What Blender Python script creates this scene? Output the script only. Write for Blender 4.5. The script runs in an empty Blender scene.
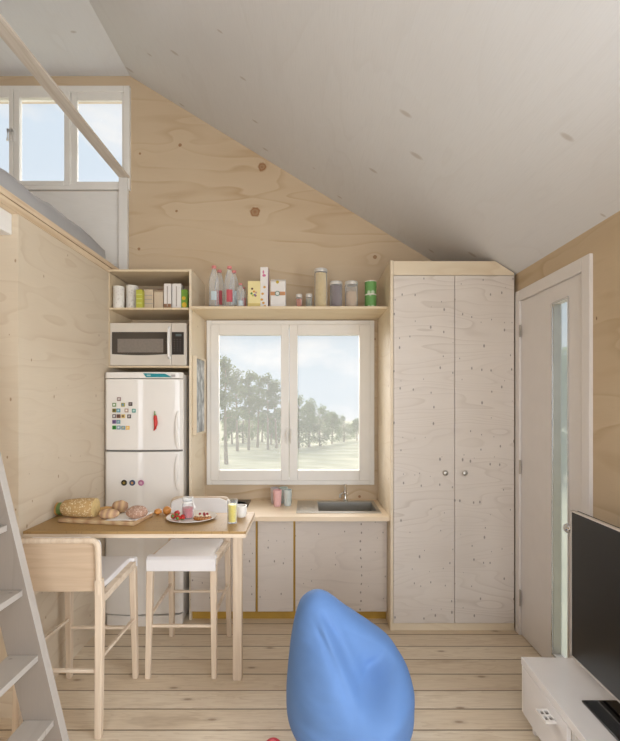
import bpy, bmesh, math, random
from mathutils import Vector, Matrix, noise

random.seed(7)
SC = bpy.context.scene
COL = SC.collection

# ------------------------------------------------------------------ camera
F, VX, VY, H = 440.0, 308.0, 402.0, 1.6
cam_d = bpy.data.cameras.new('camera')
cam = bpy.data.objects.new('camera', cam_d)
COL.objects.link(cam)
cam.location = (0, 0, H)
cam.rotation_euler = (math.pi / 2, 0, 0)
cam_d.sensor_fit = 'AUTO'
cam_d.sensor_width = 36.0
cam_d.lens = F * 36.0 / 741.0
cam_d.shift_x = (310.0 - VX) / 741.0
cam_d.shift_y = (VY - 370.5) / 741.0
cam_d.clip_start = 0.05
cam_d.clip_end = 400
SC.camera = cam

# ------------------------------------------------------------------ world, sun, daylight
SUN_E = 7.5
WIN_R, FILL_B = 132.0, 72.0
SC.view_settings.view_transform = 'Standard'
SC.view_settings.look = 'None'
SC.view_settings.gamma = 1.0
SC.view_settings.use_curve_mapping = False
SC.view_settings.exposure = 0.0

world = bpy.data.worlds.new('sky')
SC.world = world
world.use_nodes = True
wn = world.node_tree.nodes
wl = world.node_tree.links
wn.clear()
w_out = wn.new('ShaderNodeOutputWorld')
w_bg = wn.new('ShaderNodeBackground')
w_tc = wn.new('ShaderNodeTexCoord')
w_sep = wn.new('ShaderNodeSeparateXYZ')
w_ramp = wn.new('ShaderNodeValToRGB')
w_map = wn.new('ShaderNodeMapping')
w_map.inputs['Scale'].default_value = (1.0, 1.0, 2.2)
w_map.inputs['Location'].default_value = (0.35, 0.1, 0.42)
w_noise = wn.new('ShaderNodeTexNoise')
w_noise.inputs['Scale'].default_value = 3.6
w_noise.inputs['Detail'].default_value = 7
w_noise.inputs['Roughness'].default_value = 0.55
w_cr = wn.new('ShaderNodeValToRGB')
w_mix = wn.new('ShaderNodeMix')
w_mix.data_type = 'RGBA'
w_ramp.color_ramp.elements[0].position = 0.0
w_ramp.color_ramp.elements[0].color = (0.60, 0.69, 0.78, 1)
w_ramp.color_ramp.elements[1].position = 0.6
w_ramp.color_ramp.elements[1].color = (0.56, 0.71, 0.88, 1)
w_cr.color_ramp.elements[0].position = 0.47
w_cr.color_ramp.elements[0].color = (0, 0, 0, 1)
w_cr.color_ramp.elements[1].position = 0.62
w_cr.color_ramp.elements[1].color = (1, 1, 1, 1)
w_mix.inputs[7].default_value = (0.82, 0.84, 0.87, 1)
wl.new(w_tc.outputs['Generated'], w_sep.inputs[0])
wl.new(w_sep.outputs['Z'], w_ramp.inputs[0])
wl.new(w_tc.outputs['Generated'], w_map.inputs[0])
wl.new(w_map.outputs[0], w_noise.inputs['Vector'])
wl.new(w_noise.outputs[0], w_cr.inputs[0])
wl.new(w_cr.outputs[0], w_mix.inputs[0])
wl.new(w_ramp.outputs[0], w_mix.inputs[6])
wl.new(w_mix.outputs[2], w_bg.inputs[0])
w_bg.inputs[1].default_value = 0.86
wl.new(w_bg.outputs[0], w_out.inputs[0])

sd = bpy.data.lights.new('sun', 'SUN')
sd.energy = SUN_E
sd.angle = math.radians(70)      # low sun spread by thin haze
sd.color = (1.0, 0.95, 0.90)
sun = bpy.data.objects.new('sun', sd)
COL.objects.link(sun)
sun.rotation_euler = (math.radians(-68), 0, math.radians(12))   # low, facing the kitchen window, slightly from its left


def area(name, loc, rot, sx, sy, e, col=(1, 1, 1)):
    d = bpy.data.lights.new(name, 'AREA')
    d.shape = 'RECTANGLE'
    d.size, d.size_y = sx, sy
    d.energy = e
    d.color = col
    o = bpy.data.objects.new(name, d)
    COL.objects.link(o)
    o.location = loc
    o.rotation_euler = rot
    return o


# daylight at the right window, plus an added fill lamp behind the rear opening
area('daylight_right_window', (1.72, -0.1, 1.45), (0, math.radians(90), 0), 1.9, 2.5, WIN_R, (0.88, 0.93, 1.0))
area('rear_fill_light', (0.1, -2.05, 1.4), (math.radians(90), 0, 0), 2.3, 1.9, FILL_B, (0.88, 0.93, 1.0))

# ------------------------------------------------------------------ material helpers
_m = {}


class NT:
    def __init__(self, name):
        self.mat = bpy.data.materials.new(name)
        self.mat.use_nodes = True
        self.t = self.mat.node_tree
        self.n = self.t.nodes
        self.b = self.n['Principled BSDF']

    def add(self, typ, **kw):
        nd = self.n.new(typ)
        for k, v in kw.items():
            setattr(nd, k, v)
        return nd

    def link(self, a, b):
        self.t.links.new(a, b)

    def math(self, op, a, b=None, c=None):
        nd = self.n.new('ShaderNodeMath')
        nd.operation = op
        for i, v in enumerate((a, b, c)):
            if v is None:
                continue
            if isinstance(v, (int, float)):
                nd.inputs[i].default_value = v
            else:
                self.link(v, nd.inputs[i])
        return nd.outputs[0]

    def comb(self, x, y, z):
        nd = self.n.new('ShaderNodeCombineXYZ')
        for i, v in enumerate((x, y, z)):
            if isinstance(v, (int, float)):
                nd.inputs[i].default_value = v
            else:
                self.link(v, nd.inputs[i])
        return nd.outputs[0]

    def noise(self, vec, scale, detail=2, rough=0.5, dist=0.0):
        nd = self.n.new('ShaderNodeTexNoise')
        nd.inputs['Scale'].default_value = scale
        nd.inputs['Detail'].default_value = detail
        nd.inputs['Roughness'].default_value = rough
        nd.inputs['Distortion'].default_value = dist
        self.link(vec, nd.inputs['Vector'])
        return nd.outputs[0]

    def ramp(self, fac, stops):
        nd = self.n.new('ShaderNodeValToRGB')
        el = nd.color_ramp.elements
        while len(el) < len(stops):
            el.new(0.5)
        for e, (p, c) in zip(el, stops):
            e.position = p
            e.color = (c, c, c, 1) if isinstance(c, (int, float)) else (*c, 1)
        self.link(fac, nd.inputs[0])
        return nd.outputs[0]

    def mix(self, fac, a, b):
        nd = self.n.new('ShaderNodeMix')
        nd.data_type = 'RGBA'
        for i, v in ((0, fac), (6, a), (7, b)):
            if isinstance(v, (int, float)):
                nd.inputs[i].default_value = v
            elif isinstance(v, tuple):
                nd.inputs[i].default_value = (*v, 1) if len(v) == 3 else v
            else:
                self.link(v, nd.inputs[i])
        return nd.outputs[2]

    def coords(self):
        tc = self.add('ShaderNodeTexCoord')
        sp = self.add('ShaderNodeSeparateXYZ')
        self.link(tc.outputs['Object'], sp.inputs[0])
        return tc.outputs['Object'], sp.outputs[0], sp.outputs[1], sp.outputs[2]

    def bump(self, h, strength=0.2, dist=0.01):
        nd = self.add('ShaderNodeBump')
        nd.inputs['Strength'].default_value = strength
        nd.inputs['Distance'].default_value = dist
        self.link(h, nd.inputs['Height'])
        self.link(nd.outputs[0], self.b.inputs['Normal'])


def srgb(r, g, b):
    def f(c):
        c /= 255.0
        return c / 12.92 if c <= 0.04045 else ((c + 0.055) / 1.055) ** 2.4
    return (f(r), f(g), f(b))


def plain(name, col, rough=0.5, metal=0.0, var=0.04, scale=9.0, bump=0.0, coat=0.0, bscale=None):
    """a plain surface with a little procedural mottling"""
    t = NT(name)
    o, x, y, z = t.coords()
    n = t.noise(o, scale, 3)
    d = tuple(max(0, c * (1 - var)) for c in col)
    u = tuple(min(1, c * (1 + var)) for c in col)
    t.link(t.ramp(n, [(0.3, d), (0.7, u)]), t.b.inputs['Base Color'])
    t.b.inputs['Roughness'].default_value = rough
    t.b.inputs['Metallic'].default_value = metal
    if coat:
        t.b.inputs['Coat Weight'].default_value = coat
    if bump:
        t.bump(t.noise(o, bscale or scale * 12, 3), bump, 0.004)
    return t.mat


def plywood(name, base, line, spot, plane='vert', rings=9.0, lw=0.55, spot_scale=3.0, spot_size=0.035,
            spot_keep=0.5, spot_amt=0.9, knots=(), ksize=0.03, rough=0.55, seed=0.0, stretch=(0.55, 2.4), dots=None,
            kcol=None):
    """rotary-cut veneer: contour lines of a stretched field, pin knots, and listed large knots (u, v, radius)"""
    t = NT(name)
    o, x, y, z = t.coords()
    if plane == 'vert':
        u = t.math('ADD', x, y)
        v = z
    elif plane == 'horiz':
        u, v = x, y
    elif plane == 'vgrain':
        u = z
        v = t.math('ADD', x, y)
    else:
        u, v = y, x
    f = t.noise(t.comb(t.math('MULTIPLY', u, stretch[0]), seed, t.math('MULTIPLY', v, stretch[1])), 1.6, 2, 0.45, 0.25)
    km = None
    for (ku, kv, kr) in knots:
        du = t.math('SUBTRACT', u, ku)
        dv = t.math('SUBTRACT', v, kv)
        d = t.math('SQRT', t.math('ADD', t.math('MULTIPLY', du, du), t.math('MULTIPLY', dv, dv)))
        g = t.math('MULTIPLY', t.math('POWER', 2.718, t.math('MULTIPLY', d, -1.0 / (kr * 5))), 0.16)
        f = t.math('ADD', f, g)
        wob = t.math('ADD', d, t.math('MULTIPLY', t.math('SUBTRACT', t.noise(o, 40, 2), 0.5), kr * 0.6))
        mk = t.ramp(t.math('DIVIDE', wob, kr), [(0.0, 0.85), (0.45, 0.6), (0.72, 0.9), (1.0, 0.0)])
        km = mk if km is None else t.math('MAXIMUM', km, mk)
    fr = t.math('FRACT', t.math('MULTIPLY', f, rings))
    ln = t.ramp(fr, [(0.0, 0.0), (0.70, 0.22), (0.93, 1.0), (1.0, 0.0)])
    lm = t.math('MULTIPLY', ln, t.ramp(t.noise(o, 2.3, 2), [(0.35, 0.15), (0.7, 1.0)]))
    col = t.mix(t.math('MULTIPLY', lm, lw), base, line)
    fine = t.noise(t.comb(t.math('MULTIPLY', u, 3.0), seed, t.math('MULTIPLY', v, 90.0)), 3.0, 3)
    dk = tuple(c * 0.9 for c in base)
    col = t.mix(t.math('MULTIPLY', t.ramp(fine, [(0.45, 0.0), (0.75, 1.0)]), 0.5), col, dk)
    blot = t.noise(t.comb(t.math('MULTIPLY', u, 0.9), seed + 3.1, t.math('MULTIPLY', v, 2.0)), 1.7, 2)
    col = t.mix(t.math('MULTIPLY', t.ramp(blot, [(0.45, 0.0), (0.75, 1.0)]), 0.35), col, tuple(0.55 * a + 0.45 * b for a, b in zip(base, line)))
    if spot_amt:
        vo = t.add('ShaderNodeTexVoronoi')
        vo.inputs['Scale'].default_value = spot_scale
        vo.voronoi_dimensions = '2D'
        t.link(t.comb(t.math('ADD', t.math('MULTIPLY', u, 1.9), seed), v, 0.0), vo.inputs['Vector'])
        vs = t.add('ShaderNodeSeparateColor')
        t.link(vo.outputs['Color'], vs.inputs[0])
        keep = t.math('GREATER_THAN', vs.outputs[0], spot_keep)
        size = t.math('MULTIPLY', t.math('ADD', vs.outputs[1], 0.35), spot_size)
        inside = t.math('DIVIDE', vo.outputs['Distance'], size)
        sp = t.math('MULTIPLY', keep, t.ramp(inside, [(0.0, 1.0), (0.55, 0.85), (1.0, 0.0)]))
        col = t.mix(t.math('MULTIPLY', sp, spot_amt), col, spot)
    if dots:      # a vertical row of small dark nail marks: (x, pitch, radius)
        dz_ = t.math('MULTIPLY', t.math('SUBTRACT', t.math('FRACT', t.math('DIVIDE', z, dots[1])), 0.5), dots[1] * 0.7)
        dx_ = t.math('SUBTRACT', t.math('ADD', x, t.math('MULTIPLY', t.math('SUBTRACT', t.noise(o, 9, 1), 0.5), 0.05)), dots[0])
        dd = t.math('SQRT', t.math('ADD', t.math('MULTIPLY', dx_, dx_), t.math('MULTIPLY', dz_, dz_)))
        col = t.mix(t.math('MULTIPLY', t.ramp(t.math('DIVIDE', dd, dots[2]), [(0.0, 1.0), (0.5, 0.9), (1.0, 0.0)]), 0.8), col, spot)
    if km is not None:
        col = t.mix(km, col, kcol or spot)
    t.link(col, t.b.inputs['Base Color'])
    t.b.inputs['Roughness'].default_value = rough
    t.bump(fine, 0.08, 0.002)
    return t.mat


def solid_wood(name, base, dark, axis='x', rough=0.5, scale=1.0):
    """straight-grained solid wood, grain along the axis"""
    t = NT(name)
    o, x, y, z = t.coords()
    k = {'x': (1.2, 26, 26), 'y': (26, 1.2, 26), 'z': (26, 26, 1.2)}[axis]
    vec = t.comb(*(t.math('MULTIPLY', c, s * scale) for c, s in zip((x, y, z), k)))
    n = t.noise(vec, 1.6, 4, 0.6, 0.4)
    t.link(t.ramp(n, [(0.3, dark), (0.55, base), (0.8, tuple(min(1, c * 1.08) for c in base))]), t.b.inputs['Base Color'])
    t.b.inputs['Roughness'].default_value = rough
    t.bump(n, 0.06, 0.002)
    return t.mat


def floor_mat():
    t = NT('floor_boards')
    o, x, y, z = t.coords()
    P = 0.147
    s = t.math('DIVIDE', t.math('SUBTRACT', y, 2.146), P)
    idx = t.math('FLOOR', s)
    fr = t.math('FRACT', s)
    edge = t.math('MINIMUM', fr, t.math('SUBTRACT', 1.0, fr))
    wn_ = t.add('ShaderNodeTexWhiteNoise', noise_dimensions='1D')
    t.link(idx, wn_.inputs['W'])
    rnd = wn_.outputs['Value']
    offs = t.math('MULTIPLY', rnd, 17.0)
    # grain
    g = t.noise(t.comb(t.math('ADD', t.math('MULTIPLY', x, 0.7), offs), t.math('MULTIPLY', y, 9.0), 0.0), 2.2, 4, 0.55, 0.5)
    rings = t.math('FRACT', t.math('MULTIPLY', g, 6.0))
    rl = t.ramp(rings, [(0.0, 0.0), (0.7, 0.25), (0.92, 0.8), (1.0, 0.0)])
    base = t.mix(rnd, srgb(234, 219, 196), srgb(222, 203, 176))
    col = t.mix(t.math('MULTIPLY', rl, 0.42), base, srgb(184, 156, 122))
    fine = t.noise(t.comb(t.math('MULTIPLY', x, 4.0), t.math('MULTIPLY', y, 120.0), offs), 2.0, 3)
    col = t.mix(t.math('MULTIPLY', t.ramp(fine, [(0.45, 0.0), (0.75, 1.0)]), 0.4), col, srgb(192, 168, 138))
    # dark streaks along some boards
    st = t.noise(t.comb(t.math('ADD', t.math('MULTIPLY', x, 1.1), offs), t.math('MULTIPLY', y, 4.0), 4.0), 1.5, 4, 0.6)
    col = t.mix(t.math('MULTIPLY', t.ramp(st, [(0.58, 0.0), (0.78, 1.0)]), 0.6), col, srgb(166, 138, 106))
    # knots
    vo = t.add('ShaderNodeTexVoronoi')
    vo.inputs['Scale'].default_value = 2.6
    vo.voronoi_dimensions = '2D'
    t.link(t.comb(t.math('ADD', t.math('MULTIPLY', x, 0.62), offs), t.math('MULTIPLY', y, 1.7), 0.0), vo.inputs['Vector'])
    vs = t.add('ShaderNodeSeparateColor')
    t.link(vo.outputs['Color'], vs.inputs[0])
    keep = t.math('GREATER_THAN', vs.outputs[0], 0.45)
    kn = t.math('MULTIPLY', keep, t.ramp(t.math('DIVIDE', vo.outputs['Distance'], 0.085), [(0.0, 1.0), (0.35, 0.7), (0.5, 0.25), (1.0, 0.0)]))
    col = t.mix(t.math('MULTIPLY', kn, 0.7), col, srgb(120, 82, 46))
    seam = t.ramp(edge, [(0.0, 1.0), (0.014, 1.0), (0.04, 0.0)])
    col = t.mix(t.math('MULTIPLY', seam, 0.8), col, srgb(104, 78, 48))
    t.link(col, t.b.inputs['Base Color'])
    t.b.inputs['Roughness'].default_value = 0.5
    bh = t.math('SUBTRACT', t.math('MULTIPLY', fine, 0.15), seam)
    t.bump(bh, 0.35, 0.004)
    return t.mat


def glass_mat(name, haze=0.0, tint=(1, 1, 1), rough=0.0):
    """thin window glass: clear, a little reflection and a translucent veil put in for outdoor haze and glare"""
    m = bpy.data.materials.new(name)
    m.use_nodes = True
    n = m.node_tree.nodes
    l = m.node_tree.links
    n.clear()
    out = n.new('ShaderNodeOutputMaterial')
    tr = n.new('ShaderNodeBsdfTransparent')
    tr.inputs[0].default_value = (*tint, 1)
    gl = n.new('ShaderNodeBsdfGlossy')
    gl.inputs['Roughness'].default_value = 0.03
    fr = n.new('ShaderNodeFresnel')
    ge = n.new('ShaderNodeNewGeometry')
    io = n.new('ShaderNodeMapRange')
    io.inputs['To Min'].default_value = 1.1
    io.inputs['To Max'].default_value = 1 / 1.1
    l.new(ge.outputs['Backfacing'], io.inputs['Value'])
    l.new(io.outputs[0], fr.inputs[0])
    mx = n.new('ShaderNodeMixShader')
    l.new(fr.outputs[0], mx.inputs[0])
    l.new(tr.outputs[0], mx.inputs[1])
    l.new(gl.outputs[0], mx.inputs[2])
    last = mx.outputs[0]
    if haze:
        tl = n.new('ShaderNodeBsdfTranslucent')
        tl.inputs[0].default_value = (0.95, 0.95, 0.93, 1)
        tc = n.new('ShaderNodeTexCoord')
        ns = n.new('ShaderNodeTexNoise')
        ns.inputs['Scale'].default_value = 1.5
        mr = n.new('ShaderNodeMapRange')
        mr.inputs['To Min'].default_value = haze * 0.9
        mr.inputs['To Max'].default_value = haze * 1.1
        l.new(tc.outputs['Object'], ns.inputs['Vector'])
        l.new(ns.outputs[0], mr.inputs['Value'])
        m2 = n.new('ShaderNodeMixShader')
        l.new(mr.outputs[0], m2.inputs[0])
        l.new(last, m2.inputs[1])
        l.new(tl.outputs[0], m2.inputs[2])
        last = m2.outputs[0]
    l.new(last, out.inputs[0])
    return m


def clear_plastic(name, tint=(0.97, 0.98, 0.985), keep=0.75, body=(0.93, 0.95, 0.96)):
    m = bpy.data.materials.new(name)
    m.use_nodes = True
    n = m.node_tree.nodes
    l = m.node_tree.links
    b = n['Principled BSDF']
    b.inputs['Base Color'].default_value = (*body, 1)
    b.inputs['Roughness'].default_value = 0.12
    tr = n.new('ShaderNodeBsdfTransparent')
    tr.inputs[0].default_value = (*tint, 1)
    lw = n.new('ShaderNodeLayerWeight')
    lw.inputs[0].default_value = 0.35
    mr = n.new('ShaderNodeMapRange')
    mr.inputs['To Min'].default_value = (1 - keep) * 0.6
    mr.inputs['To Max'].default_value = 0.6
    l.new(lw.outputs['Facing'], mr.inputs['Value'])
    mx = n.new('ShaderNodeMixShader')
    l.new(mr.outputs[0], mx.inputs[0])
    l.new(tr.outputs[0], mx.inputs[1])
    l.new(b.outputs[0], mx.inputs[2])
    l.new(mx.outputs[0], n['Material Output'].inputs[0])
    return m


def speckled(name, base, spots, scale=60, thr=0.5, rough=0.7):
    t = NT(name)
    o, x, y, z = t.coords()
    vo = t.add('ShaderNodeTexVoronoi')
    vo.inputs['Scale'].default_value = scale
    t.link(o, vo.inputs['Vector'])
    vs = t.add('ShaderNodeSeparateColor')
    t.link(vo.outputs['Color'], vs.inputs[0])
    m = t.math('MULTIPLY', t.math('GREATER_THAN', vs.outputs[0], thr), t.ramp(vo.outputs['Distance'], [(0.25, 1.0), (0.5, 0.0)]))
    n = t.noise(o, 12, 3)
    col = t.mix(n, tuple(c * 0.8 for c in base), tuple(min(1, c * 1.15) for c in base))
    col = t.mix(m, col, spots)
    t.link(col, t.b.inputs['Base Color'])
    t.b.inputs['Roughness'].default_value = rough
    t.bump(vo.outputs['Distance'], 0.3, 0.004)
    return t.mat


def banded(name, a, b, axis=0, freq=20, rough=0.7, sharp=0.1, wob=0.2):
    t = NT(name)
    o, x, y, z = t.coords()
    c = (x, y, z)[axis]
    w = t.math('ADD', t.math('MULTIPLY', c, freq), t.math('MULTIPLY', t.noise(o, 14, 2), wob))
    s = t.ramp(t.math('FRACT', w), [(0.0, 0.0), (0.5 - sharp, 0.0), (0.5, 1.0), (1.0 - sharp, 1.0), (1.0, 0.0)])
    t.link(t.mix(s, a, b), t.b.inputs['Base Color'])
    t.b.inputs['Roughness'].default_value = rough
    return t.mat


# ------------------------------------------------------------------ mesh helpers
class MB:
    def __init__(self):
        self.bm = bmesh.new()

    def box(self, x0, x1, y0, y1, z0, z1, rot=None):
        vs = [self.bm.verts.new((x, y, z)) for z in (z0, z1) for y in (y0, y1) for x in (x0, x1)]
        for f in ((0, 2, 3, 1), (4, 5, 7, 6), (0, 1, 5, 4), (2, 6, 7, 3), (0, 4, 6, 2), (1, 3, 7, 5)):
            self.bm.faces.new([vs[i] for i in f])
        if rot:
            bmesh.ops.rotate(self.bm, verts=vs, cent=rot[0], matrix=rot[1])
        return self

    def prism(self, pts, axis, a, b):
        """polygon (2-D points) extruded along an axis: 'x' takes (y,z), 'y' takes (x,z), 'z' takes (x,y)"""
        def P(p, d):
            return {'x': (d, p[0], p[1]), 'y': (p[0], d, p[1]), 'z': (p[0], p[1], d)}[axis]
        A = [self.bm.verts.new(P(p, a)) for p in pts]
        B = [self.bm.verts.new(P(p, b)) for p in pts]
        self.bm.faces.new(A)
        self.bm.faces.new(list(reversed(B)))
        n = len(pts)
        for i in range(n):
            self.bm.faces.new((A[i], B[i], B[(i + 1) % n], A[(i + 1) % n]))
        return self

    def lathe(self, prof, c=(0, 0, 0), seg=24, axis='z', sx=1.0, sy=1.0):
        rings = []
        for (r, h) in prof:
            ring = []
            if r < 1e-6:
                p = {'z': (0, 0, h), 'x': (h, 0, 0), 'y': (0, h, 0)}[axis]
                ring = [self.bm.verts.new(Vector(p) + Vector(c))]
            else:
                for k in range(seg):
                    a = 2 * math.pi * k / seg
                    u, v = r * math.cos(a) * sx, r * math.sin(a) * sy
                    p = {'z': (u, v, h), 'x': (h, u, v), 'y': (u, h, v)}[axis]
                    ring.append(self.bm.verts.new(Vector(p) + Vector(c)))
            rings.append(ring)
        for A, B in zip(rings, rings[1:]):
            if len(A) == 1 and len(B) == 1:
                continue
            for k in range(seg):
                k2 = (k + 1) % seg
                if len(A) == 1:
                    self.bm.faces.new((A[0], B[k2], B[k]))
                elif len(B) == 1:
                    self.bm.faces.new((A[k], A[k2], B[0]))
                else:
                    self.bm.faces.new((A[k], A[k2], B[k2], B[k]))
        if len(rings[0]) > 1:
            self.bm.faces.new(list(reversed(rings[0])))
        if len(rings[-1]) > 1:
            self.bm.faces.new(rings[-1])
        return self

    def tube(self, pts, rad, seg=10, square=False, up=(0, 0, 1)):
        pts = [Vector(p) for p in pts]
        if not isinstance(rad, (list, tuple)):
            rad = [rad] * len(pts)
        if square:
            seg = 4
        rings = []
        for i, p in enumerate(pts):
            a = pts[max(0, i - 1)]
            b = pts[min(len(pts) - 1, i + 1)]
            d = (b - a).normalized()
            ref = Vector(up)
            if abs(d.dot(ref)) > 0.95:
                ref = Vector((0, 1, 0)) if abs(d.y) < 0.9 else Vector((1, 0, 0))
            s = d.cross(ref).normalized()
            t = s.cross(d).normalized()
            ring = []
            for k in range(seg):
                an = 2 * math.pi * k / seg + (math.pi / 4 if square else 0)
                rr = rad[i] * (math.sqrt(2) if square else 1)
                ring.append(self.bm.verts.new(p + s * (rr * math.cos(an)) + t * (rr * math.sin(an))))
            rings.append(ring)
        for A, B in zip(rings, rings[1:]):
            for k in range(seg):
                self.bm.faces.new((A[k], A[(k + 1) % seg], B[(k + 1) % seg], B[k]))
        self.bm.faces.new(list(reversed(rings[0])))
        self.bm.faces.new(rings[-1])
        return self

    def ball(self, c, r, seg=20, rings=12, rough=0.0, fs=8.0, seed=0):
        if not isinstance(r, (list, tuple)):
            r = (r, r, r)
        ret = bmesh.ops.create_uvsphere(self.bm, u_segments=seg, v_segments=rings, radius=1.0)
        for v in ret['verts']:
            k = 1.0
            if rough:
                k += rough * noise.noise(v.co * fs * 0.3 + Vector((seed, seed * 1.7, 0)))
            v.co = Vector((v.co.x * r[0] * k, v.co.y * r[1] * k, v.co.z * r[2] * k)) + Vector(c)
        return self

    def obj(self, name, mat, parent=None, base=(0, 0, 0), bevel=0.0, seg=2, smooth=True, angle=35):
        """link as one mesh object; coordinates are world coordinates, base = the thing's base point"""
        bm = self.bm
        off = Vector(base)
        for v in bm.verts:
            v.co -= off
        bmesh.ops.recalc_face_normals(bm, faces=bm.faces[:])
        me = bpy.data.meshes.new(name)
        bm.to_mesh(me)
        bm.free()
        if smooth:
            for p in me.polygons:
                p.use_smooth = True
            me.set_sharp_from_angle(angle=math.radians(angle))
        me.materials.append(mat)
        o = bpy.data.objects.new(name, me)
        COL.objects.link(o)
        if parent is not None:
            o.parent = parent
        else:
            o.location = off
        if bevel:
            b = o.modifiers.new('bevel', 'BEVEL')
            b.width = bevel
            b.segments = seg
            b.limit_method = 'ANGLE'
            b.angle_limit = math.radians(40)
            b.harden_normals = False
        return o


def tag(o, label, cat, group=None):
    o['label'] = label
    o['category'] = cat
    if group:
        o['group'] = group
    return o


class Thing:
    """an Empty at the thing's base that parents its parts"""
    def __init__(self, name, base, label, cat, group=None, kind=None):
        self.base = Vector(base)
        self.e = bpy.data.objects.new(name, None)
        COL.objects.link(self.e)
        self.e.location = self.base
        self.e.empty_display_size = 0.1
        if kind:
            self.e['kind'] = kind
            if label:
                self.e['label'] = label
                self.e['category'] = cat
        else:
            tag(self.e, label, cat, group)

    def part(self, name, mb, mat, parent=None, label=None, **kw):
        o = mb.obj(name, mat, parent or self.e, self.base, **kw)
        if label:
            o['label'] = label
        return o


def copy_tree(root, loc, rotz=0.0, label=None, scale=None, parent=None):
    r = root.copy()
    COL.objects.link(r)
    if parent is None:
        r.location = loc
        r.rotation_euler = (0, 0, rotz)
        if scale:
            r.scale = (scale,) * 3 if isinstance(scale, (int, float)) else scale
        if label:
            r['label'] = label
    else:
        r.parent = parent
    for ch in list(root.children):
        copy_tree(ch, None, parent=r)
    return r


def struct(o, label=None, cat=None):
    o['kind'] = 'structure'
    if label:
        tag(o, label, cat)
    return o


def box(*a):
    return MB().box(*a)


def P(px, py, Y):
    return Vector(((px - VX) * Y / F, Y, H - (py - VY) * Y / F))


def X(px, Y):
    return (px - VX) * Y / F


def Z(py, Y):
    return H - (py - VY) * Y / F


# ------------------------------------------------------------------ materials
KN = [P(262, 167, 3.645), P(255, 212, 3.645), P(180, 145, 3.645), P(140, 153.5, 3.645), P(176.5, 211, 3.645), P(139, 249, 3.645), P(375, 257, 3.645), P(374.5, 339, 3.645), P(359.5, 496.5, 3.645)]
KR = [0.040, 0.046, 0.015, 0.011, 0.012, 0.014, 0.018, 0.011, 0.012]
M_backwall = plywood('back_wall_plywood', srgb(210, 188, 158), srgb(180, 146, 106), srgb(120, 74, 30), knots=[(k.x + 3.645, k.z, r) for k, r in zip(KN, KR)],
                     rings=6.5, lw=0.75, spot_amt=0, seed=2.0, stretch=(0.36, 2.1), kcol=srgb(142, 88, 34))
M_leftwall = plywood('left_wall_plywood', srgb(213, 197, 174), srgb(184, 158, 128), srgb(140, 102, 62), rings=10, lw=0.6, spot_scale=4.2, spot_size=0.045,
                     spot_keep=0.55, spot_amt=0.75, seed=5.0)
M_rightwall = plywood('right_wall_plywood', srgb(208, 186, 154), srgb(176, 146, 106), srgb(112, 70, 34), rings=6, lw=0.7, spot_scale=2.6, spot_size=0.05,
                      spot_keep=0.6, seed=9.0)
M_door_ply = plywood('whitewashed_plywood', srgb(224, 214, 204), srgb(192, 178, 164), srgb(74, 60, 52), rings=19, lw=0.66, spot_scale=7.5, spot_size=0.085,
                     spot_keep=0.42, spot_amt=0.7, seed=1.0)
M_base_ply = plywood('greyed_plywood', srgb(212, 200, 188), srgb(180, 166, 154), srgb(90, 76, 68), rings=11, lw=0.5, spot_scale=9.0, spot_size=0.075,
                     spot_keep=0.55, spot_amt=0.8, seed=4.0)
M_base_nail = plywood('greyed_plywood_nailed', srgb(212, 200, 188), srgb(180, 166, 154), srgb(90, 76, 68), rings=11, lw=0.5, spot_scale=9.0, spot_size=0.06,
                      spot_keep=0.7, spot_amt=0.8, seed=4.5, dots=(X(361, 3.195) + 0.14, 0.062, 0.0075))
M_pine = plywood('pale_pine_panel', srgb(230, 214, 188), srgb(208, 184, 150), srgb(150, 104, 56), rings=7, lw=0.5, spot_scale=3.5, spot_size=0.035, spot_keep=0.6, seed=6.0)
M_shelf = plywood('shelf_plywood', srgb(224, 204, 172), srgb(198, 170, 130), srgb(150, 110, 66), plane='horiz', rings=7, lw=0.4, spot_amt=0, seed=7.0)
M_counter = plywood('counter_wood', srgb(236, 216, 188), srgb(212, 184, 148), srgb(160, 120, 80), plane='horiz', rings=6, lw=0.4, spot_amt=0.4, seed=8.0, rough=0.4)
M_ceil = plywood('whitewashed_ceiling', srgb(226, 226, 227), srgb(213, 211, 210), srgb(178, 168, 158), plane='deep', rings=6, lw=0.35, spot_scale=1.5, spot_size=0.05,
                 spot_keep=0.35, spot_amt=0.6, seed=3.0, rough=0.6)
M_whiteply = plywood('whitewashed_wall', srgb(234, 230, 224), srgb(214, 208, 200), srgb(170, 160, 150), rings=6, lw=0.4, spot_scale=2.0, spot_size=0.04, spot_amt=0.5, seed=11.0)
M_floor = floor_mat()
M_gold = plain('golden_plywood_edge', srgb(190, 150, 62), 0.5, var=0.1)
M_white = plain('white_lacquer', srgb(236, 232, 226), 0.35, var=0.015)
M_white_gloss = plain('white_gloss_lacquer', srgb(243, 239, 237), 0.16, var=0.015, coat=0.3)
M_winframe = plain('white_window_frame', srgb(236, 232, 225), 0.4, var=0.015)
M_doorwhite = plain('white_door_paint', srgb(232, 226, 221), 0.45, var=0.015)
M_fridge = plain('fridge_enamel', srgb(238, 232, 224), 0.22, var=0.01, coat=0.3)
M_gasket = plain('grey_gasket', srgb(120, 116, 110), 0.6)
M_steel = plain('brushed_steel', srgb(190, 186, 178), 0.32, metal=0.9, var=0.05)
M_inox = plain('microwave_steel', srgb(222, 214, 202), 0.35, metal=0.35, var=0.03)
M_chrome = plain('chrome', srgb(220, 220, 220), 0.1, metal=1.0)
M_black = plain('black_plastic', srgb(22, 20, 18), 0.45, var=0.1)
M_blackgl = plain('black_gloss_glass', srgb(16, 14, 13), 0.06, var=0.05)
M_screen = plain('tv_screen', srgb(20, 19, 18), 0.33, var=0.03)
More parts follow.
